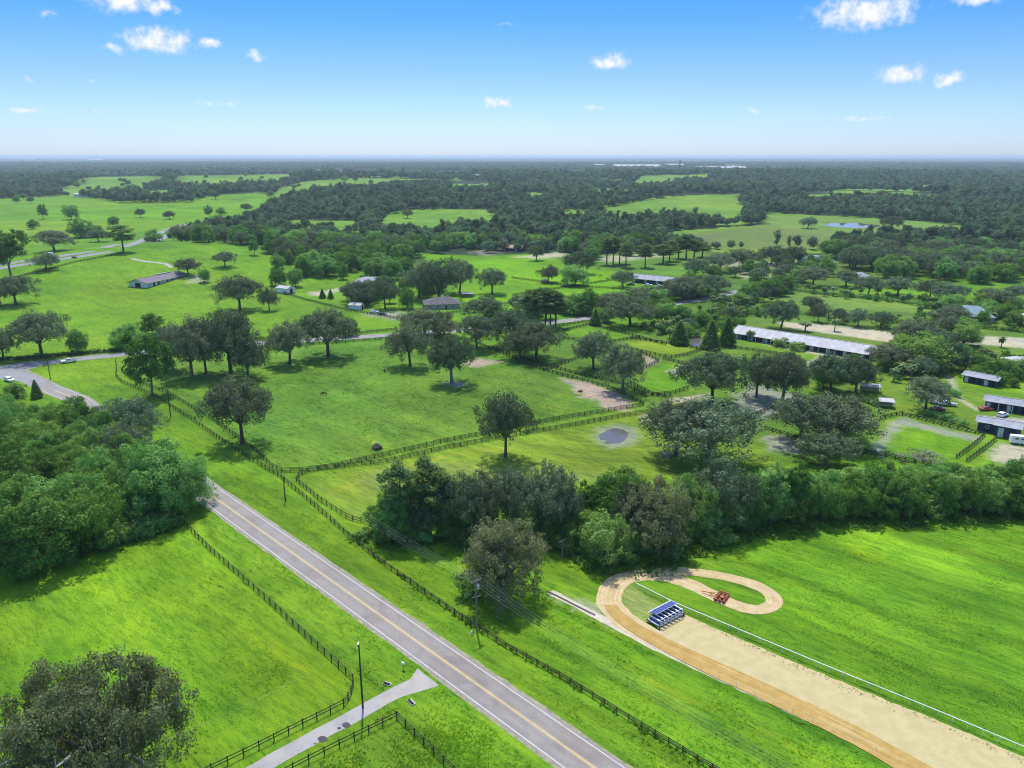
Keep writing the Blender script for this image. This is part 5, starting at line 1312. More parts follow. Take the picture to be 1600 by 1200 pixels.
# ------------------------------------------------------------------ horses
m_horse = pmat('brown_horse_coat', (.075, .035, .020), rough=.6, var=.3, scale=2)
m_horse2 = pmat('dark_horse_coat', (.030, .022, .018), rough=.6, var=.3, scale=2)
m_mane = pmat('black_mane', (.012, .011, .010), rough=.8)
def horse(bx, by, rz, label, mat, graze=True):
    p = at(bx, by)
    t = thing('horse', label, 'horse', tuple(p), rz)
    V, E, Rd = [], [], []
    def v(q, r): V.append(q); Rd.append(r); return len(V) - 1
    def chain(i, qs):
        for q, r in qs: j = v(q, r); E.append((i, j)); i = j
        return i
    pelvis = v((-.62, 0, 1.22), (.29, .30))
    belly = chain(pelvis, [((-.2, 0, 1.12), (.30, .33)), ((.25, 0, 1.10), (.29, .35))]); chest = chain(belly, [((.62, 0, 1.18), (.25, .33))])
    if graze: neck = chain(chest, [((.95, 0, 1.12), (.16, .23)), ((1.22, 0, .78), (.12, .17)), ((1.36, 0, .48), (.11, .15)), ((1.48, 0, .22), (.08, .10)), ((1.53, 0, .08), (.07, .08))])
    else: neck = chain(chest, [((.92, 0, 1.50), (.15, .22)), ((1.12, 0, 1.85), (.11, .16)), ((1.28, 0, 1.98), (.11, .14)), ((1.52, 0, 1.82), (.08, .10)), ((1.64, 0, 1.74), (.07, .08))])
    for s in (-1, 1):
        chain(pelvis, [((-.66, s * .17, .95), (.17, .15)), ((-.58, s * .18, .72), (.11, .10)), ((-.76, s * .18, .48), (.065, .07)), ((-.72, s * .18, .14), (.045, .045)), ((-.68, s * .18, .02), (.065, .06))])
        chain(chest, [((.56, s * .17, .88), (.14, .12)), ((.56 + .04 * s, s * .17, .52), (.07, .07)), ((.56 + .06 * s, s * .17, .16), (.045, .045)), ((.59 + .06 * s, s * .17, .02), (.065, .06))])
    me = bpy.data.meshes.new('body'); me.from_pydata(V, E, []); me.materials.append(mat)
    o = link('body', me, t); md = o.modifiers.new('skin', 'SKIN'); md.use_smooth_shade = True
    for i, sv in enumerate(me.skin_vertices[0].data): sv.radius = Rd[i]; sv.use_root = (i == 0)
    o.modifiers.new('sub', 'SUBSURF').levels = 1
    o.modifiers['sub'].render_levels = 2
    MB().tube([(-.88, 0, 1.30), (-1.02, 0, 1.12), (-1.06, 0, .8), (-1.04, 0, .5)], [.05, .08, .08, .02], 7).build('tail', m_mane, t, smooth=True)
    pts = [(.66, 0, 1.46), (.98, 0, 1.30), (1.27, 0, .94)] if graze else [(.66, 0, 1.50), (.83, 0, 1.74), (1.03, 0, 2.03)]
    MB().tube(pts, [.04, .07, .04], 6).build('mane', m_mane, t, smooth=True)
    h = (1.30, .62) if graze else (1.20, 2.10)
    for s in (-1, 1): MB().tube([(h[0], s * .07, h[1]), (h[0] - .02, s * .09, h[1] + .15)], [.04, .01], 5).build('ear', mat, t)
horse(507, 618, 3.0, 'brown horse grazing in the middle of the horse pasture', m_horse)
horse(601, 581, 1.9, 'dark horse standing in the upper horse pasture', m_horse2, False)
horse(938, 432, .4, 'dark horse grazing in the field left of the dark barn', m_horse2)
horse(950, 437, 2.6, 'dark horse beside the oak left of the dark barn', m_horse2)
horse(936, 421, 3.0, 'dark horse furthest up the field left of the dark barn', m_horse2)

# ------------------------------------------------------------------ starting gate
m_gwhite = pmat('gate_white', (.74, .75, .78), rough=.45, var=.08)
m_gblue = pmat('gate_blue_pad', (.040, .070, .24), rough=.6, var=.25, scale=2)
m_navy = pmat('gate_dark_pad', (.02, .028, .07), rough=.7, var=.3)
ga, gb = at(1030, 981), at(1067, 961)
gang = math.atan2(gb.y - ga.y, gb.x - ga.x)
GL = (gb - ga).length
gt = thing('starting_gate', 'blue and white six-stall horse starting gate parked on the sand track', 'starting gate', tuple(ga), gang)
NS = 6; sw = GL / NS
D0, D1 = -.3, 2.9          # stall depth goes up-left, away from the track's straight
for i in range(NS + 1):
    x = i * sw
    par = MB().box((x, (D0 + D1) / 2, 1.05), (.16, D1 - D0 - .2, 1.0)).build('stall_partition', m_gblue, gt)
    MB().box((x, (D0 + D1) / 2, 1.68), (.26, D1 - D0 - .3, .22)).build('pad', m_gwhite, par)
    for y in (D0, D1): MB().tube([(x, y, .25), (x, y, 2.55 if y > 1 else 2.1)], .055, 6).build('upright', m_gwhite, par)
    MB().tube([(x, D0, .35), (x, D1, .35)], .05, 6).build('sill', m_gwhite, par)
for i in range(NS):
    for s in (0, 1):
        x0 = i * sw + (.14 if s == 0 else sw - .14); ang = -.95 if s == 0 else .95
        dx = math.cos(ang) * .40 * (1 if s == 0 else -1)
        dr = MB()
        for z in (.62, 1.0, 1.38, 1.72): dr.box((x0 + dx * .5, D0 - .17, z), (.46, .035, .07), ang)
        for f in (.08, .5, .92): dr.box((x0 + dx * f, D0 - .34 * f, 1.17), (.045, .045, 1.15))
        dr.build('front_door', m_gwhite, gt)
    MB().box((i * sw + sw / 2, D1, 1.0), (sw * .72, .06, 1.1)).build('tail_gate', m_navy, gt)
    MB().box((i * sw + sw / 2, D1 - .85, 2.50), (sw * .9, 1.75, .09), 0, -.18 + .03 * (i % 2)).build('canopy_panel', m_gblue, gt)
    MB().box((i * sw + sw / 2, (D0 + D1) / 2, .03), (sw * .8, D1 - D0, .02)).build('stall_mat', m_navy, gt)
MB().box((GL / 2, D1 + .05, 2.30), (GL + .2, .5, .07)).build('rear_walkway', m_gwhite, gt)
MB().tube([(0, D0, 2.1), (GL, D0, 2.1)], .05, 6).build('front_beam', m_gwhite, gt); MB().tube([(0, D1, 2.62), (GL, D1, 2.62)], .06, 6).build('rear_beam', m_gwhite, gt)
MB().tube([(0, D0 + 1.45, 2.62), (GL, D0 + 1.45, 2.62)], .05, 6).build('middle_beam', m_gwhite, gt)
def wheel_mesh(r, w, mt, mr):
    b = MB(); prof = [(-w / 2, r * .62), (-w / 2, r * .93), (-w * .32, r), (w * .32, r), (w / 2, r * .93), (w / 2, r * .62)]
    n = 14
    for x, rad in prof:
        for k in range(n): b.v.append((x, rad * math.cos(2 * math.pi * k / n), rad * math.sin(2 * math.pi * k / n)))
    for j in range(len(prof) - 1):
        for k in range(n): b.f.append((j * n + k, j * n + (k + 1) % n, (j + 1) * n + (k + 1) % n, (j + 1) * n + k))
    rim = MB().tube([(-w * .4, 0, 0), (w * .4, 0, 0)], r * .64, 12)
    return b.mesh('tyre', mt), rim.mesh('rim', mr)
TY1, RM1 = wheel_mesh(.42, .26, m_blackm, m_metal)
for x in (-.45, GL + .45):
    ax = MB().tube([(x - .3 * (1 if x < 0 else -1) * -1, D0 + .1, .42), (x, D0 + .1, .42)], .05, 6)
    for y in (D0 + .1, D1 - .1):
        o = link('wheel', TY1, gt, (x, y, .42)); link('rim', RM1, o)
    MB().box((x * .5 if x < 0 else GL + .22, (D0 + D1) / 2, .75), (.5, D1 - D0, .14)).build('axle_frame', m_gwhite, gt)
    MB().box((x * .55 if x < 0 else GL + .25, D0 + .1, .62), (.12, .12, .5)).build('axle_strut', m_gwhite, gt); MB().box((x * .55 if x < 0 else GL + .25, D1 - .1, .62), (.12, .12, .5)).build('axle_strut', m_gwhite, gt)

gt.scale = (.92, .88, .88)
# ------------------------------------------------------------------ harrow on the track loop
m_rust = pmat('orange_machine_paint', (.38, .115, .06), rough=.7, var=.35, scale=3)
ha = at(1126, 935)
hd_ = at(1097, 926) - ha
ht = thing('track_harrow', 'orange-red drag harrow with long drawbar parked on the track loop', 'harrow', tuple(ha), math.atan2(hd_.y, hd_.x))
for k, x in enumerate((-1.0, -.2, .6)): 
    r_ = MB().tube([(x, -1.6, .38), (x, 1.6, .38)], .24, 10).build('roller', m_rust, ht)
    for y in np.linspace(-1.5, 1.5, 7): MB().tube([(x, y - .03, .38), (x, y + .03, .38)], .36, 10).build('disc', m_rust, r_)
for y in (-1.7, 0, 1.7): MB().box((-.2, y, .62), (2.4, .12, .14)).build('frame_beam', m_rust, ht)
MB().box((-.4, .4, .76), (.7, .8, .12)).build('weight_box', m_rust, ht)
MB().tube([(.9, 0, .6), (3.4, 0, .45), (3.9, 0, .3)], .09, 7).build('drawbar', m_rust, ht)
for y in (-1.0, 1.0): MB().tube([(.9, y, .6), (2.6, 0, .52)], .06, 6).build('brace', m_rust, ht)
# ------------------------------------------------------------------ buildings
m_roof_l = pmat('roof_light_metal', (.43, .42, .43), rough=.75, var=.14, scale=.35, spec=.15)
m_roof_g = pmat('roof_grey_metal', (.30, .31, .34), rough=.75, var=.16, scale=.35, spec=.15)
m_roof_br = pmat('roof_brown_shingle', (.17, .15, .16), rough=.9, var=.22, scale=.8)
m_roof_dk = pmat('roof_dark_shingle', (.11, .105, .11), rough=.9, var=.25, scale=.8)
m_roof_bl = pmat('roof_blue_grey', (.20, .29, .34), rough=.7, var=.15, scale=.6)
m_roof_rust = pmat('roof_rusty', (.32, .22, .17), rough=.8, var=.3, scale=.5)
m_wwall = pmat('wall_white', (.70, .70, .68), rough=.8, var=.12, scale=.6)
m_nwall = pmat('wall_navy', (.040, .055, .105), rough=.8, var=.25, scale=.6)
m_twall = pmat('wall_tan', (.42, .36, .30), rough=.85, var=.15, scale=.6)
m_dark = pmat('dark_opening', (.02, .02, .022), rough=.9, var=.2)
m_glass = pmat('window_glass', (.05, .07, .09), rough=.08, var=.2, spec=.8)
m_door = pmat('stall_door', (.55, .56, .58), rough=.6, var=.15)
def gable(loc, rz, L, Wd, wh, rh, label, roof, wall, name='barn', over=.8, doors=0, posts=False, end_door=True, ridge_vent=False, cat='barn', seams=0, windows=0):
    """long gabled building: x along the ridge, front side at -y"""
    t = thing(name, label, cat, tuple(loc), rz)
    th = .18
    for nm, c, d in (('wall', (L / 2, -Wd / 2 + th / 2, wh / 2), (L, th, wh)), ('wall', (L / 2, Wd / 2 - th / 2, wh / 2), (L, th, wh))):
        MB().box(c, d).build(nm, wall, t)
    ends = []
    for x in (th / 2, L - th / 2):
        b = MB(); pr = [(-Wd / 2 + th + .002, 0), (Wd / 2 - th - .002, 0), (Wd / 2 - th - .002, wh), (0, wh + rh - .06), (-Wd / 2 + th + .002, wh)]
        b.add([(x - th / 2 + .003, y, z) for y, z in pr] + [(x + th / 2 - .003, y, z) for y, z in pr], [(0, 1, 2, 3, 4), (9, 8, 7, 6, 5)] + [(i, i + 5, (i + 1) % 5 + 5, (i + 1) % 5) for i in range(5)])
        ends.append(b.build('gable_wall', wall, t))
    sl = rh / (Wd / 2); hw = Wd / 2 + over
    for s in (-1, 1):
        b = MB(); z0, z1 = wh - over * sl + .05, wh + rh + .05
        q = [(-over, s * hw, z0), (L + over, s * hw, z0), (L + over, s * .001, z1), (-over, s * .001, z1)]
        b.add(q + [(x, y, z + .14) for x, y, z in q], [(0, 1, 2, 3), (7, 6, 5, 4), (0, 4, 5, 1), (1, 5, 6, 2), (2, 6, 7, 3), (3, 7, 4, 0)])
        rp = b.build('roof', roof, t)
        if seams:
            n = int(L / seams); ln = math.hypot(hw, z1 - z0)
            for k in range(n + 1):
                x = -over + .1 + (L + 2 * over - .2) * k / n
                MB().tube([(x, s * (hw - .01), z0 + .16), (x, s * .02, z1 + .16)], .05, 4).build('roof_seam', roof, rp)
    MB().box((L / 2, 0, wh + rh + .20), (L + 2 * over, .5, .12)).build('ridge_cap', roof, t)
    if ridge_vent: MB().box((L * .62, 0, wh + rh + .45), (L * .3, .9, .45)).build('ridge_vent', m_roof_l, t)
    for k in range(doors):
        x = L * (k + .5) / doors
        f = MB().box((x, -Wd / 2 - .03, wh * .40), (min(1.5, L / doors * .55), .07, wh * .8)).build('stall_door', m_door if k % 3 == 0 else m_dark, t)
    for k in range(windows):
        x = L * (k + .5) / windows
        w_ = MB().box((x, -Wd / 2 - .03, wh * .58), (1.1, .06, 1.1)).build('window', m_white_p, t); MB().box((x, -Wd / 2 - .075, wh * .58), (.9, .02, .9)).build('pane', m_glass, w_)
    if posts:
        n = int(L / 3.6)
        for k in range(n + 1): MB().box((L * k / n, -hw + .35, (wh - over * sl) / 2), (.2, .2, wh - over * sl)).build('porch_post', m_white_p, t)
    if end_door:
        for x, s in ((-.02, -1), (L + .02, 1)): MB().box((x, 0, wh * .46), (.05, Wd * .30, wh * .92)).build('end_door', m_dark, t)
    return t
def hip(loc, rz, L, Wd, wh, rh, label, roof, wall, chimney=False, over=.7):
    t = thing('house', label, 'house', tuple(loc), rz)
    for c, d in (((0, -Wd / 2, wh / 2), (L, .2, wh)), ((0, Wd / 2, wh / 2), (L, .2, wh)), ((-L / 2 + .1, 0, wh / 2), (.2, Wd - .21, wh)), ((L / 2 - .1, 0, wh / 2), (.2, Wd - .21, wh))): MB().box(c, d).build('wall', wall, t)
    a, b_ = L / 2 + over, Wd / 2 + over; r = max(.1, L / 2 - Wd / 2)
    v = [(-a, -b_, wh), (a, -b_, wh), (a, b_, wh), (-a, b_, wh), (-r, 0, wh + rh), (r, 0, wh + rh)]
    rf = MB().add(v, [(0, 1, 5, 4), (1, 2, 5), (2, 3, 4, 5), (3, 0, 4), (3, 2, 1, 0)]).build('roof', roof, t)
    if chimney: MB().box((L * .2, Wd * .15, wh + rh * .9), (.8, .8, 1.4)).build('chimney', m_twall, rf)
    MB().box((L * .1, -Wd / 2 - .13, 1.05), (1.1, .08, 2.1)).build('door', m_dark, t)
    for x in (-.36, -.14, .3):
        w_ = MB().box((L * x, -Wd / 2 - .13, 1.55), (1.4, .06, 1.3)).build('window', m_white_p, t); MB().box((L * x, -Wd / 2 - .17, 1.55), (1.2, .03, 1.1)).build('pane', m_glass, w_)
    return t
def between(a, b): 
    a, b = at(*a), at(*b); d = b - a; return a, math.atan2(d.y, d.x), d.xy.length
def shift(p, rz, off): return Vector((p.x - math.sin(rz) * off, p.y + math.cos(rz) * off, p.z))
a, rz, L = between((1148, 528), (1360, 563)); gable(shift(a, rz, 6), rz, L, 12, 3.0, 2.1, 'very long barn with pale grey metal roof and navy walls', m_roof_l, m_nwall, doors=26, posts=True, seams=3.2, over=1.6)
a, rz, L = between((230, 450), (292, 430)); gable(shift(a, rz, 7), rz, L, 14, 3.2, 2.2, 'white stable with brown roof on the hill pasture', m_roof_br, m_wwall, doors=9, ridge_vent=True, over=1.2)
a, rz, L = between((988, 441), (1048, 447)); gable(shift(a, rz, 5), rz, L, 10, 3.2, 2.0, 'dark walled barn with grey roof in the bright field', m_roof_g, m_nwall, doors=10, over=1.2)
a, rz, L = between((785, 392), (815, 393)); gable(shift(a, rz, 5), rz, L, 11, 3.0, 2.2, 'brown roofed barn on the sandy yard', m_roof_rust, m_nwall, doors=5)
a, rz, L = between((1062, 346), (1108, 346)); gable(shift(a, rz, 6), rz, L, 12, 3.5, 2.4, 'white long barn in the far fields', m_roof_l, m_wwall, doors=8)
a, rz, L = between((432, 457), (450, 460)); gable(shift(a, rz, 3), rz, L, 7, 3.2, 1.2, 'white metal carport at the edge of the hill pasture', m_roof_l, m_wwall, name='carport', cat='carport', over=.2)
a, rz, L = between((544, 484), (563, 485)); gable(shift(a, rz, 3), rz, L, 5, 2.6, 1.0, 'small white open carport beside the garden', m_roof_l, m_wwall, name='carport', cat='carport', over=.2)
p = at(690, 480); hip(p, .2, 20, 13, 3, 3.2, 'house with dark grey shingle roof above the cross road', m_roof_dk, m_twall, True)
p = at(580, 446); hip(p, -.1, 22, 13, 3, 3.0, 'house with grey roof half hidden by garden trees', m_roof_g, m_twall)
p = at(1275, 413); hip(p, -.15, 26, 16, 3.2, 4.2, 'pale blue-grey roofed house among dark oaks', m_roof_bl, m_wwall)
p = at(1340, 440); hip(p, .1, 18, 13, 3, 3.6, 'small pale roofed house behind the lane row', m_roof_g, m_wwall)
p = at(1514, 499); hip(p, -.35, 21, 14, 3, 4.6, 'house with steep blue-grey hip roof near the right edge', m_roof_bl, m_twall)
p = at(1600, 505); hip(p, -.2, 10, 9, 3, 2.4, 'pale roofed cottage cut by the right edge', m_roof_l, m_twall)
a, rz, L = between((1504, 596), (1555, 606)); gable(shift(a, rz, 3.2), rz, L, 6, 2.8, .9, 'navy shed row with flat grey roof, upper one', m_roof_g, m_nwall, name='shed', cat='shed', doors=5)
a, rz, L = between((1538, 638), (1625, 652)); gable(shift(a, rz, 3.5), rz, L, 7, 3.0, 1.0, 'navy open-fronted shed row behind the white parked car', m_roof_g, m_nwall, name='shed', cat='shed', doors=8, posts=True)
a, rz, L = between((1526, 673), (1556, 678)); gable(shift(a, rz, 3.2), rz, L, 6, 3.2, .7, 'smaller navy shed with pale roof at the round paddock', m_roof_g, m_nwall, name='shed', cat='shed', windows=1)
a, rz, L = between((1553, 681), (1590, 688)); gable(shift(a, rz, 3.6), rz, L, 7.5, 3.8, .8, 'larger navy shed with pale roof near the right edge', m_roof_g, m_nwall, name='shed', cat='shed', doors=2)
p = at(1592, 575); hip(p, -.3, 11, 8, 3, 2.0, 'pale roofed house half hidden at the right edge above the sheds', m_roof_l, m_wwall)
def run_in(bx, by, L, Wd, rz, label):
    t = thing('run_in_shed', label, 'shed', tuple(at(bx, by)), rz)
    for x in (-L / 2, L / 2):
        for y in (-Wd / 2, Wd / 2): MB().box((x * .92, y * .9, 1.2), (.15, .15, 2.4)).build('post', m_wire_post, t)
    MB().box((0, 0, 2.55), (L, Wd, .14), 0, .12).build('roof', m_roof_l, t)
    MB().box((0, Wd * .45, 1.2), (L * .9, .08, 2.2)).build('back_wall', m_twall, t)
run_in(1359, 612, 7, 3.6, -.3, 'low pale roofed run-in shed beside the mossy oak'); run_in(1384, 636, 5, 3.6, -.3, 'small open shed with pale roof on posts')
run_in(730, 464, 7, 4, .1, 'small pale roofed shelter behind the grey roofed house'); run_in(851, 443, 5, 3, .2, 'small pale shelter under the fenced field oak')
# far industrial roofs
gi_ = np.random.default_rng(3)
for x0, x1, y, h, lab in [(855, 862, 263, 6, 'small pale warehouse left in the distance'), (928, 945, 261.5, 16, 'tall pale block on the horizon'), (960, 1035, 262.5, 9, 'very long pale warehouse on the horizon'), (1040, 1069, 260.5, 12, 'pale warehouse beside the far tower'), (1090, 1130, 263.5, 8, 'pale warehouse right of the far tower'),
        (1135, 1162, 261, 9, 'grey warehouse behind the longest right roof'), (1120, 1168, 264.5, 8, 'bright long warehouse roof on the right'), (1200, 1224, 262.5, 8, 'last pale warehouse on the right'), (1468, 1486, 273, 5, 'pale roof in the right hand far forest'), (1448, 1458, 272, 5, 'small pale roof in the right hand far forest'), (38, 58, 250.5, 8, 'pale roof in the far forest on the left'), (137, 160, 251, 8, 'longer pale roof in the far forest on the left'), (494, 506, 267, 6, 'white roof in the far middle forest'),
        (320, 352, 292, 6, 'white farm roofs between the far left trees'), (366, 374, 289, 5, 'small white farm roof in the far left'), (742, 775, 276, 5, 'pale roofs in the far middle forest'), (1236, 1248, 288, 6, 'white farm building in the right hand forest'), (676, 684, 294, 5, 'pale barn in the far middle field'), (115, 135, 307, 4, 'small grey barn at the edge of the far left field')]:
    a = at(x0, y + 1.2); b = at(x1, y + 1.2); L = (b - a).length; Wd = max(14, min(L * .6, a.y * .03))
    gable(Vector((a.x, a.y + Wd / 2, a.z)), 0, L, Wd, h * max(1, a.y / 3000) * .7 + 3, max(1.5, Wd * .08), lab, m_roof_l, m_wwall, name='warehouse' if y < 266 else 'farm_building', cat='building', end_door=False, over=.5, windows=0)
t = thing('radio_tower', 'dark far tower rising over the horizon warehouses', 'tower', tuple(at(1062, 266)))
zt = top_of(at(1062, 266), 252)
for k in range(3):
    a = k * 2.094; MB().tube([(6 * math.cos(a), 6 * math.sin(a), 0), (2.5 * math.cos(a), 2.5 * math.sin(a), zt)], 1.2, 5).build('leg', m_pole_dark, t)
MB().tube([(0, 0, zt - 4), (0, 0, zt - 3), (0, 0, zt + 6), (0, 0, zt + 8)], [3, 8, 8, 2], 12).build('tank', m_roof_g, t)

# ------------------------------------------------------------------ vehicles
m_car_w = pmat('car_white', (.80, .80, .80), rough=.25, var=.04, spec=.6)
m_car_r = pmat('car_red', (.42, .06, .04), rough=.3, var=.1, spec=.6)
m_car_k = pmat('car_dark', (.04, .04, .045), rough=.3, var=.1, spec=.6)
m_lamp = pmat('lamp_lens', (.75, .75, .70), rough=.2, var=.05); m_tail = pmat('tail_lens', (.40, .02, .02), rough=.25, var=.05)
TY, RM = wheel_mesh(.40, .27, m_blackm, m_metal)
def vehicle(loc, rz, label, paint, style='pickup', cat=None):
    t = thing({'pickup': 'pickup_truck', 'suv': 'parked_car', 'car': 'parked_car', 'trailer': 'horse_trailer'}[style], label, cat or {'pickup': 'truck', 'suv': 'car', 'car': 'car', 'trailer': 'trailer'}[style], tuple(loc), rz)
    L = {'pickup': 5.9, 'suv': 4.8, 'car': 4.6, 'trailer': 6.2}[style]; Wd = 2.0
    if style == 'trailer':
        MB().prism([(-3.1, .55), (3.1, .55), (3.1, 2.3), (2.7, 2.75), (-3.0, 2.75), (-3.1, 2.6)], 2.2, 0, (2.5, .9)).build('body', paint, t)
        for y in (-1.12, 1.12):
            for x in (-1.6, 0, 1.6): MB().box((x, y, 1.95), (.9, .03, .5)).build('window', m_glass, t)
        MB().tube([(3.1, 0, .6), (4.3, 0, .5)], .08, 6).build('hitch', m_metal, t)
        wx = (-.5, .5)
    else:
        if style == 'pickup':
            body = [(-2.95, .55), (2.85, .50), (2.95, .80), (2.90, 1.08), (1.35, 1.20), (-.95, 1.20), (-.95, 1.22), (-2.95, 1.22)]
            cab = [(1.30, 1.18), (.55, 1.88), (-.75, 1.90), (-1.0, 1.18)]
        elif style == 'suv':
            body = [(-2.4, .45), (2.3, .42), (2.4, .75), (2.3, .98), (1.1, 1.10), (-2.35, 1.12)]; cab = [(1.1, 1.08), (.4, 1.70), (-2.0, 1.72), (-2.3, 1.10)]
        else:
            body = [(-2.3, .40), (2.2, .38), (2.3, .62), (2.2, .82), (1.0, .95), (-1.6, .98), (-2.25, .92)]; cab = [(1.0, .93), (.25, 1.42), (-1.0, 1.44), (-1.75, .95)]
        b = MB().prism(body, Wd); bo = b.build('body', paint, t)
        md = bo.modifiers.new('bevel', 'BEVEL'); md.width = .07; md.segments = 2
        zc = cab[0][1]
        co = MB().prism(cab, Wd - .12, 0, (zc + .2, .84)).build('cabin', paint, t)
        md = co.modifiers.new('bevel', 'BEVEL'); md.width = .05; md.segments = 2
        (x0, z0), (x1, z1), (x2, z2), (x3, z3) = cab
        hw0, hw1 = (Wd - .12) / 2, (Wd - .12) / 2 * .84
        def on(f, x, z): return x, z
        for s in (-1, 1):
            def P(u, v):
                xb, xt = x3 + (x0 - x3) * u, x2 + (x1 - x2) * u; return (xb + (xt - xb) * v, s * ((hw0 + (hw1 - hw0) * v) + .025), z0 + .02 + (z1 - z0) * v)
            for u0, u1 in ((.10, .46), (.52, .88)):
                MB().add([P(u0, .30), P(u1, .30), P(u1, .86), P(u0, .86)], [(0, 1, 2, 3)]).build('side_window', m_glass, t)
        def Q(xa, za, xb, zb, e):
            n = Vector((zb - za, 0, xa - xb)).normalized() * e
            q = lambda f, hw, s: (xa + (xb - xa) * f + n.x, s * hw, za + (zb - za) * f + n.z)
            return [q(.18, hw0 * .9, -1), q(.18, hw0 * .9, 1), q(.88, hw1 * .9, 1), q(.88, hw1 * .9, -1)]
        MB().add(Q(x0, z0, x1, z1, .03), [(0, 1, 2, 3)]).build('windscreen', m_glass, t); MB().add(Q(x3, z3, x2, z2, -.03), [(0, 1, 2, 3)]).build('rear_window', m_glass, t)
        if style == 'pickup':
            MB().box((-1.97, 0, 1.232), (1.85, 1.6, .02)).build('cargo_bed', m_car_k, t)
        fx, bx_ = body[2][0], body[0][0]
        for y in (-.72, .72):
            MB().box((fx + .0, y, body[2][1] + .05), (.08, .36, .2)).build('headlight', m_lamp, t); MB().box((bx_ - .02, y * 1.15, .92), (.06, .18, .26)).build('tail_light', m_tail, t)
        MB().box((fx + .03, 0, .55), (.14, Wd * .92, .2)).build('bumper', m_metal, t)
        wx = (-L * .31, L * .31)
    for x in wx:
        for y in (-.88, .88):
            o = link('wheel', TY, t, (x, y, .40), math.pi / 2); link('rim', RM, o)
    return t
rda = math.atan2((at(120, 561) - at(66, 568)).y, (at(120, 561) - at(66, 568)).x)
vehicle(at(108, 566.5) + Vector((0, 0, .04)), rda + math.pi, 'white pickup truck driving on the cross road near the junction', m_car_w)
vehicle(at(15, 596) + Vector((0, 0, .05)), math.pi + 2.6, 'white car waiting at the junction by the left edge', m_car_w, 'suv')
vehicle(at(1480, 634), -.25, 'white pickup parked under the oak, nearest the drive', m_car_w); vehicle(at(1466, 631), -.25, 'white crew cab pickup parked behind the other under the oak', m_car_w)
vehicle(at(1463, 626), -.2, 'white horse trailer parked under the oak', m_car_w, 'trailer')
vehicle(at(1465, 641), .1, 'red car parked in front of the white pickups', m_car_r, 'car')
vehicle(at(1566, 651), .6, 'white car parked before the navy open shed', m_car_w, 'suv')
vehicle(at(1540, 641), .1, 'dark red car parked beside the navy open shed', m_car_r, 'car')
vehicle(at(1595, 694), -.3, 'white trailer beside the large navy shed at the right edge', m_car_w, 'trailer')
vehicle(at(116, 403), 2.6, 'dark car driving on the highway', m_car_k, 'car')
vehicle(at(76, 400), .3, 'white trailer on the far side of the highway', m_car_w, 'trailer')
vehicle(at(585, 489), .2, 'white car parked beside the garden carport', m_car_w, 'suv'); vehicle(at(598, 492), -.3, 'dark car parked by the garden carport', m_car_k, 'car')
vehicle(at(985, 446), .4, 'dark pickup parked before the dark barn', m_car_k); vehicle(at(1012, 447), .1, 'white pickup parked before the dark barn, left', m_car_w); vehicle(at(1030, 449), .0, 'white pickup parked before the dark barn, right', m_car_w)

# ------------------------------------------------------------------ rough grass: tufts standing in the near fields
gt_ = np.random.default_rng(91)
def tufts(name, poly, n, hmin, hmax, dens=None, tone=(.75, 1.15), clump=0.0):
    lo_, hi_ = poly.min(0), poly.max(0)
    x = gt_.uniform(lo_[0], hi_[0], n * 3); y = gt_.uniform(lo_[1], hi_[1], n * 3)
    m = inside(poly, x, y)
    m &= segdist(main_c[::4, :2], x, y, False) > HW + .6
    m &= segdist(drive_c[::3, :2], x, y, False) > 2.2
    m &= segdist(lp[::3, :2], x, y, False) > 3.4
    if clump: m &= gt_.random(len(x)) < np.clip((fbm(x / 5, y / 8, 71, 5) - .30) / .38, .06, 1) ** 1.6
    x, y = x[m][:n], y[m][:n]; k = len(x)
    col = paint(x, y) * gt_.uniform(tone[0] * .5 + .80, tone[1] * .5 + .95, (k, 1))
    B = 4
    x, y = np.repeat(x, B), np.repeat(y, B); col = np.repeat(col, B, 0); N_ = k * B
    h = gt_.uniform(hmin, hmax, N_); a = gt_.uniform(0, 6.28, N_); lean = gt_.uniform(.6, 1.6, N_) * h
    w = h * gt_.uniform(.20, .42, N_)
    ox, oy = gt_.normal(0, hmax * .35, N_), gt_.normal(0, hmax * .35, N_)
    ca, sa = np.cos(a), np.sin(a)
    V = np.stack([np.stack([x + ox - sa * w, y + oy + ca * w, x * 0 + .0], 1), np.stack([x + ox + sa * w, y + oy - ca * w, x * 0 + .0], 1), np.stack([x + ox + ca * lean, y + oy + sa * lean, h * .85], 1)], 1).reshape(-1, 3)
    c4 = np.c_[np.repeat(col, 3, 0), np.ones(N_ * 3)]
    o = link(name, fast_mesh(name, V, np.arange(N_ * 3).reshape(-1, 3), m_tuft, {'ground_colour': c4}))
    tag(o, kind='stuff')
def tuft_mat():
    m = bpy.data.materials.new('grass_tuft'); m.use_nodes = True
    N = NT(m.node_tree); m.node_tree.nodes.clear()
    c = N.n('ShaderNodeAttribute', attribute_name='ground_colour').outputs['Color']
    d = N.n('ShaderNodeBsdfDiffuse', ins={'Color': c}); tr = N.n('ShaderNodeBsdfTranslucent', ins={'Color': c})
    s = N.n('ShaderNodeMixShader', ins={0: .55, 1: d.outputs[0], 2: tr.outputs[0]}); N.n('ShaderNodeOutputMaterial', ins={'Surface': s.outputs[0]})
    return m
m_tuft = tuft_mat()
tufts('pasture_grass', pxpoly([(-120, 915), (290, 826), (548, 1066), (530, 1100), (300, 1215), (-120, 1230)]), 10000, .08, .20, clump=.75)
tufts('verge_grass', pxpoly([(335, 745), (420, 750), (530, 832), (740, 992), (1110, 1215), (970, 1215), (650, 970), (420, 800)]), 14000, .10, .26, tone=(.8, 1.5), clump=.85)
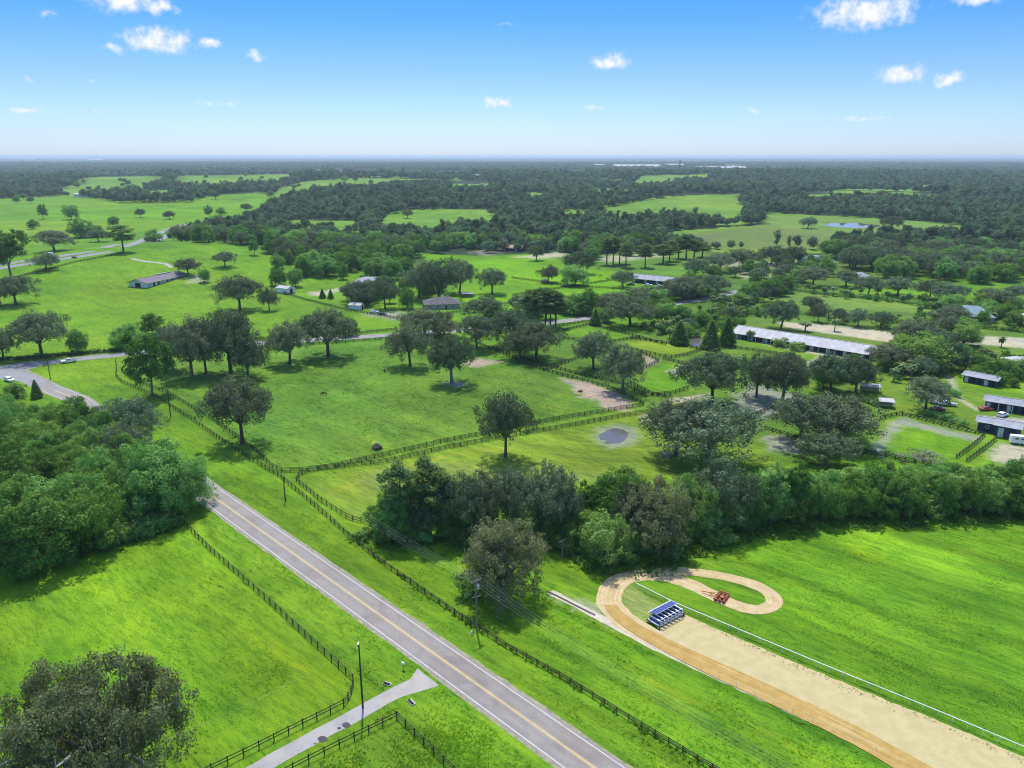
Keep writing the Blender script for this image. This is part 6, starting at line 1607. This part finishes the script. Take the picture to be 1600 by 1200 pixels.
tufts('verge_grass', pxpoly([(300, 815), (330, 770), (660, 1040), (600, 1080), (550, 1062)]), 6000, .10, .26, tone=(.9, 1.5), clump=.8)
tufts('verge_grass', pxpoly([(690, 1076), (860, 1215), (640, 1260), (470, 1215), (600, 1115)]), 6000, .10, .26, tone=(.9, 1.5), clump=.8)
tufts('meadow_grass', pxpoly([(545, 835), (700, 850), (850, 930), (1000, 1010), (1430, 1205), (1110, 1215), (740, 985)]), 9000, .10, .26, tone=(.9, 1.5), clump=.85)
tufts('meadow_grass', pxpoly([(1080, 860), (1300, 820), (1700, 812), (1700, 1215), (1300, 1050), (1230, 1010), (1080, 955), (1225, 960), (1228, 925)]), 8000, .08, .24, tone=(1.0, 1.6), clump=.8)
tufts('paddock_grass', pxpoly([(440, 735), (780, 675), (1000, 640), (830, 585), (560, 540), (230, 580), (330, 650)]), 12000, .14, .34, tone=(.55, 1.0), clump=.6)
# weeds along the running rail and rank growth along fences and ditches
def weed_line(c, width, n, hmin, hmax, tone, name='rank_weeds'):
    c = np.array(c); t = gt_.random(n) * (len(c) - 1.001); i = t.astype(int); f = (t - i)[:, None]
    P = c[i, :2] * (1 - f) + c[i + 1, :2] * f + gt_.normal(0, width, (n, 2))
    keep = fbm(P[:, 0] / 3, P[:, 1] / 3, 83) > .42; P = P[keep]; n = len(P)
    C_ = np.c_[P, gt_.uniform(hmin, hmax, n) * .45]
    V, F, T = cards(gt_, C_, np.full(n, (hmin + hmax) * .32), n * 9, (hmin + hmax) * .16, np.array((0, 0, -60)), up=.5)
    V[:, 2] = np.maximum(V[:, 2], .02)
    tag(link(name, fast_mesh(name, V, F, tone, {'tint': T})), kind='stuff')
m_weed = leafmat('weed_leaf', (.070, .150, .018), (.150, .260, .035), .3, .01, .1)
m_weed_dry = leafmat('weed_dry', (.28, .31, .09), (.42, .42, .16), .3, .01, .1)
weed_line(resample(np.array(wpts([(556, 846), (650, 920), (745, 984), (860, 1050), (1000, 1138), (1120, 1210)])), 1.0), .4, 420, .25, .6, m_weed)
weed_line(resample(np.array(wpts([(560, 840), (600, 852), (700, 852), (840, 850), (930, 888), (1000, 890), (1070, 876), (1130, 846), (1250, 824), (1450, 818), (1640, 808)])), 1.0), 1.6, 1500, .5, 1.6, m_weed)
weed_line(resample(np.array(wpts([(1075, 962), (1200, 1021), (1300, 1064), (1450, 1126), (1620, 1196)])), 1.0), .5, 300, .10, .28, m_weed_dry)
weed_line(resample(np.array(wpts([(0, 886), (150, 864), (290, 820)])), 1.0), 1.0, 500, .4, 1.2, m_weed)

# ------------------------------------------------------------------ air: thin even haze over the whole plain
hz = MB().box((0, 25500, 43.5), (79000, 53000, 89.0)).build('haze', None)
hm = bpy.data.materials.new('haze'); hm.use_nodes = True; hm.node_tree.nodes.clear()
H_ = NT(hm.node_tree)
pv = H_.n('ShaderNodeVolumePrincipled', ins={'Color': (.72, .87, .96, 1), 'Density': 6.5e-5, 'Anisotropy': .25})
H_.n('ShaderNodeOutputMaterial', ins={'Volume': pv.outputs[0]})
hz.data.materials.append(hm); tag(hz, kind='stuff')
